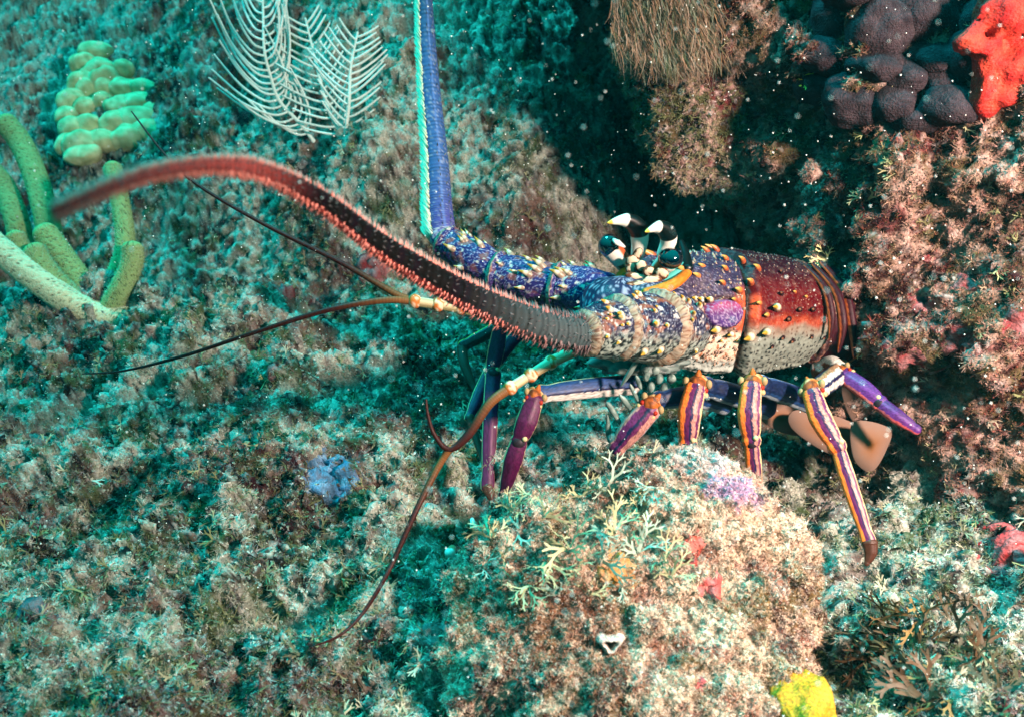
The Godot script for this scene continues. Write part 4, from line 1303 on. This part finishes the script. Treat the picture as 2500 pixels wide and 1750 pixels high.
# a thin crust that follows the rock under it, with a ragged edge
func crust(called: String, label: String, s: Shape, hit: Vector3, r: float, tint: Color) -> void:
	var o := Shape.new()
	var map := {}
	var q_of := {}
	var far := r * r * 3.0
	var rise := PackedVector3Array()
	for t in s.i.size() / 3:
		if s.v[s.i[3 * t]].distance_squared_to(hit) > far:
			continue
		var ids := [s.i[3 * t], s.i[3 * t + 1], s.i[3 * t + 2]]
		var inside := false
		for id in ids:
			if not q_of.has(id):
				var p := s.v[id]
				q_of[id] = 1.0 - p.distance_to(hit) / r + 0.75 * n_fine.get_noise_3dv(p * 1.2) + 0.35 * n_tiny.get_noise_3dv(p)
			if q_of[id] > 0.0:
				inside = true
		if not inside:
			continue
		var n := (s.v[ids[2]] - s.v[ids[0]]).cross(s.v[ids[1]] - s.v[ids[0]]).normalized()
		var m := []
		for id in ids:
			if not map.has(id):
				map[id] = o.v.size()
				o.v.append(s.v[id])
				o.c.append(mix3(tint, tint.lightened(0.25), 0.5 + 1.2 * n_fine.get_noise_3dv(s.v[id] * 1.7)).darkened(0.35 * smoothstep(0.1, 0.5, n_tiny.get_noise_3dv(s.v[id]))))
				rise.append(Vector3.ZERO)
			rise[map[id]] += n
			m.append(map[id])
		o.tri(m[0], m[1], m[2])
	for id in map:
		o.v[map[id]] += rise[map[id]].normalized() * clampf(0.004 * q_of[id], -0.0012, 0.0022)
	var node := put_mesh(numbered(called), commit(o, hit), M.sponge)
	node.position = hit
	tag(node, label, "sponge")
	crusts.append([hit, r * r * 0.5])

func ray_to(f: Callable, px: float, py: float, from: float, to: float) -> float:
	var d := from
	while d < to:
		if f.call(at(px, py, d)) < 0.0:
			return d
		d += 0.0015
	return (from + to) * 0.5

func on_wall(px: float, py: float) -> float:
	return ray_to(wall_field, px, py, 0.3, 0.9)

var boulder_pts := PackedVector3Array()
func on_boulder(px: float, py: float) -> float:
	# nearest of the boulder's vertices along that line of sight
	var dir := (at(px, py, 1.0) - EYE).normalized()
	var best := 9.0
	for p in boulder_pts:
		var q := p - EYE
		var along := q.dot(dir)
		if (q - dir * along).length_squared() < 0.000012:
			best = minf(best, q.dot(axis_f))
	if best > 8.0:
		return ray_to(func(p): return p.y - floor_y(p.x, p.z), px, py, 0.25, 0.9)
	return best

func on_floor(px: float, py: float) -> float:
	return ray_to(func(p): return p.y - floor_y(p.x, p.z), px, py, 0.25, 1.4)

func build_algae() -> void:
	# forked ribbon algae, each plant on its own
	var kinds := []
	for k in 5:
		kinds.append(forked_mesh(4 + k % 3, 4, Color.WHITE, 1.3))
	var tan_green := rgb(150, 152, 116)
	var blue_green := rgb(136, 158, 142)
	var spots := [[1270, 1290, 30], [1330, 1250, 30], [1390, 1330, 34], [1440, 1270, 36], [1500, 1290, 34], [1560, 1280, 34], [1470, 1360, 36], [1400, 1390, 32], [1330, 1360, 30], [1560, 1340, 34], [1620, 1360, 30], [1230, 1350, 28], [1360, 1440, 26], [1290, 1420, 26], [1640, 1400, 26], [1480, 1180, 34], [1560, 1210, 26], [1200, 1300, 28], [1600, 1180, 24], [1250, 1240, 24], [1420, 1200, 26], [1520, 1420, 22], [1440, 1440, 24], [1300, 1200, 22], [1180, 1380, 22]]
	var i := 0
	for q in spots:
		var d := on_boulder(q[0], q[1])
		var o := put_mesh(numbered("forked_alga"), kinds[i % 5], tinted(M.alga, tan_green if i % 3 else blue_green))
		var sc: float = q[2] * 2.6 * d / LENS
		o.transform = Transform3D(Basis(Vector3.UP, i * 2.4) * Basis.from_scale(Vector3.ONE * sc), at(q[0], q[1] + 10, d + 0.001))
		o.rotation.x += 0.35
		tag(o, "pale forked ribbon alga in the clump on the tan boulder", "alga", "forked algae on the tan boulder")
		i += 1
	for q in [[1940, 1560, 42, "pale green forked alga on the rubble right of the tan boulder", tan_green], [2250, 1500, 62, "large olive brown forked alga at the lower right", rgb(120, 100, 60)], [2200, 1640, 60, "olive brown bushy alga at the bottom right", rgb(104, 86, 52)], [2330, 1690, 56, "olive brown bushy alga nearest the bottom right corner", rgb(104, 88, 50)], [2060, 1690, 40, "brown bushy alga beside the yellow sponge", rgb(110, 84, 60)], [2120, 480, 30, "small forked alga on the ledge above the tail", rgb(150, 150, 116)], [2020, 625, 26, "pale forked alga tip hanging at the hole's upper right rim", rgb(178, 170, 120)], [2165, 1000, 26, "grey green forked alga at the tip of the rear leg", rgb(140, 160, 140)], [2120, 890, 30, "olive forked alga on the wall right of the tail rings", rgb(130, 134, 90)], [1990, 200, 30, "yellow green frilly alga on the dark lobed coral", rgb(190, 186, 70)]]:
		var d := on_floor(q[0], q[1]) if q[1] > 1400 else on_wall(q[0], q[1])
		var o := put_mesh(numbered("forked_alga"), kinds[i % 5], tinted(M.alga, q[4]))
		var sc: float = q[2] * 1.9 * d / LENS
		o.transform = Transform3D(Basis(Vector3.UP, i * 2.4) * Basis.from_scale(Vector3.ONE * sc), at(q[0], q[1] + 8, d))
		o.rotation.x += 0.5
		tag(o, q[3], "alga")
		i += 1
	for q in [[2110, 1560, 50], [2160, 1600, 56], [2240, 1600, 60], [2300, 1620, 60], [2380, 1640, 56], [2130, 1690, 50], [2260, 1700, 56], [2400, 1560, 50], [2440, 1690, 50], [2330, 1540, 46], [2190, 1540, 44]]:
		var d := on_floor(q[0], q[1])
		var o := put_mesh(numbered("bushy_alga"), kinds[i % 5], tinted(M.alga, [rgb(62, 46, 26), rgb(54, 48, 28), rgb(74, 56, 38)][i % 3]))
		o.transform = Transform3D(Basis(Vector3.UP, i * 2.1) * Basis.from_scale(Vector3(1.3, 1.0, 1.3) * (q[2] * 2.2 * d / LENS)), at(q[0], q[1] + 6, d))
		tag(o, "olive brown bushy alga in the thicket at the lower right corner", "alga", "brown algae thicket at the lower right")
		i += 1
	# hanging shaggy weed at the top, brown and green
	var base := at(1690, 100, 0.62)
	var root := thing("shaggy_weed", base, "curtain of brown green shaggy weed hanging at the top above the hole", "seaweed")
	var s := Shape.new()
	for k in 9000:
		var px := rng.randf_range(1490, 1890)
		var py := rng.randf_range(-160, 170) - absf(px - 1680) * 0.25
		var d := 0.618 + 0.00008 * absf(px - 1690) + rng.randf_range(-0.012, 0.02)
		var p := at(px, py, d)
		var green := n_mid.get_noise_2d(px * 0.0016, py * 0.0004) > 0.1
		var c := (rgb(92, 96, 62) if green else rgb(134, 104, 74)).lightened(rng.randf_range(0.0, 0.15)).darkened(rng.randf_range(0.0, 0.3))
		var dir := (-axis_u + axis_r * (0.25 + rng.randf_range(-0.25, 0.25)) - axis_f * rng.randf_range(0.0, 0.5)).normalized()
		blade(s, p, dir, dir.cross(any_dir()).normalized(), rng.randf_range(0.008, 0.018), 0.0003, any_dir() * 0.4, c, 3)
	put_mesh("filaments", commit(s, base), M.turf, root).set_meta("kind", "stuff")
	# pale sea squirts on the boulder's left edge, a bored white shell in its front
	for q in [[1156, 1282, 12, 17, "white sea squirt, topmost of the three left of the boulder"], [1098, 1352, 18, 10, "white sea squirt, middle one of the three left of the boulder"], [1094, 1424, 20, 11, "white sea squirt, lowest of the three left of the boulder"]]:
		var d := on_floor(q[0], q[1]) - 0.02
		var b := at(q[0], q[1], d)
		var r := thing("sea_squirt", b, q[4], "sea squirt", "sea squirts by the boulder")
		var sh := Shape.new()
		var k: float = d / LENS
		tube(sh, [b - axis_u * q[3] * k * 0.6 + axis_f * 0.02, b, b + axis_u * q[3] * k * 0.9 - axis_r * q[2] * k * 0.3], [0.6 * q[2] * k, q[2] * 0.75 * k, 0.4 * q[2] * k], 12, 14, func(t, _a): return rgb(238, 232, 220) if t > 0.4 else rgb(200, 150, 110), Vector3.BACK)
		put_mesh("tunic", commit(sh, b), M.spine, r)
	var dd := on_boulder(1490, 1570)
	var sb := at(1490, 1570, dd)
	var shell := thing("barnacle_shell", sb, "empty white barnacle shell with a dark opening on the boulder's front", "shell")
	var ss := Shape.new()
	var k2: float = dd / LENS
	for j in 20:
		var a := TAU * j / 20
		var ca := axis_r * cos(a) * 1.3 + axis_u * sin(a)
		for e in [[26.0, 0.002], [15.0, -0.004], [11.0, -0.0035], [7.0, 0.003]]:
			ss.put(sb + ca * e[0] * k2 * (1.0 + 0.25 * sin(a * 3.0)) + axis_f * e[1], rgb(226, 214, 200) if e[0] > 8.0 else rgb(120, 90, 70))
	for j in 20:
		for e in 3:
			var a := j * 4 + e
			var b := ((j + 1) % 20) * 4 + e
			ss.tri(a, a + 1, b); ss.tri(b, a + 1, b + 1)
	put_mesh("shell_wall", commit(ss, sb), M.reef, shell)

var tints := {}
func tinted(m: StandardMaterial3D, c: Color) -> StandardMaterial3D:
	if not tints.has(c):
		var t := m.duplicate() as StandardMaterial3D
		t.albedo_color = c.linear_to_srgb()
		tints[c] = t
	return tints[c]

# ---------------------------------------------------------------- scene
func _ready() -> void:
	rng.seed = 20240
	var tilt := deg_to_rad(PITCH)
	axis_f = Vector3(0, sin(tilt), -cos(tilt))
	axis_u = Vector3(0, cos(tilt), sin(tilt))

	var cam := Camera3D.new()
	cam.name = "camera"
	cam.position = EYE
	cam.rotation.x = tilt
	cam.fov = 2.0 * rad_to_deg(atan(875.0 / LENS))
	cam.near = 0.02
	cam.far = 30.0
	var lens := CameraAttributesPhysical.new()
	lens.frustum_focal_length = 12.0 / (875.0 / LENS)
	lens.frustum_focus_distance = 0.53
	lens.exposure_aperture = lens.frustum_focal_length / 2.2
	lens.frustum_near = 0.02
	lens.frustum_far = 30.0
	cam.attributes = lens
	add_child(cam)
	cam.current = true

	var env := Environment.new()
	env.background_mode = Environment.BG_SKY
	var sky := Sky.new()
	var water := ProceduralSkyMaterial.new()
	water.sky_top_color = Color(0.05, 1.0, 1.0)
	water.sky_horizon_color = Color(0.0, 0.16, 0.24)
	water.ground_horizon_color = Color(0.0, 0.10, 0.16)
	water.ground_bottom_color = Color(0.0, 0.05, 0.08)
	water.sky_curve = 0.55
	water.sun_angle_max = 1.0
	sky.sky_material = water
	env.sky = sky
	env.tonemap_mode = Environment.TONE_MAPPER_LINEAR
	env.tonemap_exposure = 1.4
	env.fog_enabled = true
	env.fog_density = 0.01
	env.fog_light_color = Color(0.1, 0.75, 0.8)
	env.sdfgi_enabled = true
	env.ssao_enabled = true
	env.ssil_enabled = true
	var we := WorldEnvironment.new()
	we.name = "water_light"
	we.environment = env
	add_child(we)

	# daylight through the water: teal and soft, from the upper left
	var sun := DirectionalLight3D.new()
	sun.name = "sun"
	sun.light_color = Color(0.14, 0.95, 1.0)
	sun.light_energy = 1.6
	sun.light_angular_distance = 10.0
	sun.shadow_enabled = true
	add_child(sun)
	sun.look_at_from_position(Vector3.ZERO, Vector3(0.40, -1.0, 0.30), Vector3.UP)

	# the diver's strobe, right of the lens and above it
	make_materials()
	build_strobe()

	var floor_shape := build_floor()
	put_structure("reef_slope", floor_shape, Vector3.ZERO)
	var wall_shape := build_wall()
	put_structure("reef_wall", wall_shape, Vector3.ZERO)
	print("reef ", Time.get_ticks_msec())
	var rock_shape := build_hanging_rock()
	var rock := put_mesh("hanging_rock", commit(dup(rock_shape), at(1720, 220, 0.69)), M.reef)
	rock.position = at(1720, 220, 0.69)
	tag(rock, "lumpy reef rock hanging over the dark hole behind the lobster's head", "rock")
	var stone_shape := build_boulder()
	var stone := put_mesh("boulder", commit(dup(stone_shape), Vector3(0.05, 0, -0.34)), M.reef)
	stone.position = Vector3(0.05, 0, -0.34)
	tag(stone, "tan crusted boulder in the middle foreground hiding the lobster's feet", "rock")
	print("rocks ", Time.get_ticks_msec())
	build_lobster()
	print("lobster ", Time.get_ticks_msec())
	build_sea_rods()
	build_plumes()
	build_knob_coral()
	build_dark_coral()
	build_sponges(floor_shape, wall_shape, stone_shape)
	print("life ", Time.get_ticks_msec())
	build_algae()
	build_turf(floor_shape, wall_shape, rock_shape, stone_shape)
	print("turf ", Time.get_ticks_msec())

func dup(s: Shape) -> Shape:
	var o := Shape.new()
	o.v = s.v.duplicate(); o.c = s.c.duplicate(); o.i = s.i.duplicate()
	return o

func put_structure(called: String, s: Shape, origin: Vector3) -> void:
	var o := put_mesh(called, commit(dup(s), origin), M.reef)
	o.set_meta("kind", "structure")

func build_strobe() -> void:
	var pos := EYE + axis_r * 0.42 + axis_u * 0.12 + axis_f * 0.0
	var aim := at(2150, 900, 0.5)
	var root := thing("dive_strobe", pos, "black underwater camera strobe firing from the right of the lens", "strobe")
	root.look_at_from_position(pos, aim, Vector3.UP)
	var s := Shape.new()
	tube(s, [Vector3(0, 0, 0.14), Vector3(0, 0, 0.08), Vector3(0, 0, 0.012)], [0.038, 0.042, 0.048], 16, 32, plain(rgb(24, 24, 26)), Vector3.UP)
	put_mesh("housing", commit(s), M.body, root)
	var glow := StandardMaterial3D.new()
	glow.albedo_color = Color(0.9, 0.9, 0.9)
	glow.emission_enabled = true
	glow.emission = Color(1.0, 0.96, 0.9)
	glow.emission_energy_multiplier = 1.0
	var disc := CylinderMesh.new()
	disc.top_radius = 0.036; disc.bottom_radius = 0.036; disc.height = 0.004
	var face := put_mesh("front_glass", disc, glow, root)
	face.position.z = -0.030
	face.rotation.x = PI / 2
	var lamp := SpotLight3D.new()
	lamp.name = "flash"
	root.add_child(lamp)
	lamp.position.z = -0.036
	lamp.light_color = Color(1.0, 0.86, 0.80)
	lamp.light_energy = 1.2
	lamp.light_size = 0.03
	lamp.spot_range = 6.0
	lamp.spot_angle = 54.0
	lamp.spot_attenuation = 2.0
	lamp.spot_angle_attenuation = 1.0
	lamp.shadow_enabled = true

func build_turf(floor_shape: Shape, wall_shape: Shape, rock_shape: Shape, stone_shape: Shape) -> void:
	var tufts := [tuft_mesh(9, 0.7, 0.07), tuft_mesh(14, 0.9, 0.045), tuft_mesh(7, 1.0, 0.12)]
	var crumbs := [crumb_mesh(7), crumb_mesh(5)]
	var ribbons := [forked_mesh(4, 2), forked_mesh(6, 2, Color.WHITE, 1.2)]
	var near := func(c: Color, _p): return c.lightened(rng.randf_range(0.0, 0.25)).darkened(rng.randf_range(0.0, 0.4))
	var chalky := func(c: Color, _p): return c.lerp(rgb(190, 208, 190), rng.randf_range(0.1, 0.7)).darkened(rng.randf_range(0.0, 0.35))
	var pale := func(c: Color, _p): return c.lerp(rgb(222, 212, 192), rng.randf_range(0.1, 0.7)).darkened(rng.randf_range(0.0, 0.3))
	var green := func(c: Color, _p): return c.lerp(rgb(130, 142, 96), rng.randf_range(0.3, 0.8)).darkened(rng.randf_range(0.0, 0.3))
	var rusty := func(c: Color, _p): return c.lerp([rgb(150, 84, 66), rgb(196, 160, 130), rgb(110, 100, 60), rgb(90, 50, 60)][rng.randi() % 4], rng.randf_range(0.2, 0.7)).darkened(rng.randf_range(0.0, 0.35))
	var in_patch := func(p: Vector3): return n_patch.get_noise_3dv(p * 0.7 + Vector3(5, 5, 5)) > -0.1
	sow("turf_algae", "fine fuzzy turf algae covering the open slope", "turf", tufts[0], M.turf, places(floor_shape, 60000), 0.0014, 0.0042, near)
	sow("turf_algae", "thin hair like turf algae between the tufts of the slope", "turf", tufts[1], M.turf, places(floor_shape, 30000), 0.002, 0.0055, green)
	sow("sediment_crumbs", "pale crumbs of sediment and shell lying in the slope's turf", "sediment", crumbs[0], M.turf, places(floor_shape, 70000), 0.0008, 0.0026, chalky)
	sow("ribbon_algae", "small green forked ribbon algae scattered over the slope", "algae", ribbons[1], M.alga, places(floor_shape, 2600, in_patch), 0.006, 0.0115, green)
	sow("turf_algae", "tangled brown and beige turf covering the reef wall", "turf", tufts[0], M.turf, places(wall_shape, 46000), 0.0010, 0.0032, rusty)
	sow("turf_algae", "hair like turf hanging over the reef wall", "turf", tufts[1], M.turf, places(wall_shape, 16000), 0.0016, 0.005, rusty)
	sow("sediment_crumbs", "pale crumbs of shell caught on the reef wall", "sediment", crumbs[1], M.turf, places(wall_shape, 46000), 0.0006, 0.0022, rusty)
	sow("ribbon_algae", "small olive forked ribbon algae on the reef wall", "algae", ribbons[0], M.alga, places(wall_shape, 700, in_patch), 0.006, 0.013, green)
	sow("turf_algae", "sparse fuzzy turf on the hanging rock", "turf", tufts[0], M.turf, places(rock_shape, 7000), 0.002, 0.006, green)
	sow("sediment_crumbs", "dusting of sediment crumbs on the hanging rock", "sediment", crumbs[0], M.turf, places(rock_shape, 5000), 0.001, 0.003, near)
	sow("turf_algae", "short beige turf covering the tan boulder", "turf", tufts[0], M.turf, places(stone_shape, 26000), 0.0009, 0.0026, near)
	sow("sediment_crumbs", "gritty pale crumbs covering the tan boulder", "sediment", crumbs[0], M.turf, places(stone_shape, 46000), 0.0006, 0.0018, pale)
	sow("turf_algae", "fine brown hairs on the tan boulder", "turf", tufts[1], M.turf, places(stone_shape, 6000), 0.0015, 0.004, rusty)
	sow("turf_algae", "rust and olive tufts dotted over the tan boulder", "turf", tufts[2], M.turf, places(stone_shape, 9000, in_patch), 0.0010, 0.003, rusty)
	# drifting specks in the water
	var spots := []
	for k in 2600:
		var d := rng.randf_range(0.16, 0.75)
		spots.append([at(rng.randf_range(-200, 2700), rng.randf_range(-200, 1950), d), Vector3.UP, Color.WHITE])
	var dot := Shape.new()
	lump(dot, Vector3.ZERO, Basis.IDENTITY, 4, 0.3, n_mid, func(_p, _d): return Color(0.8, 0.78, 0.72))
	sow("marine_snow", "white specks drifting in the water before the reef", "particles", commit(dot), M.snow, spots, 0.00012, 0.00034, func(_c, _p): return Color.WHITE)
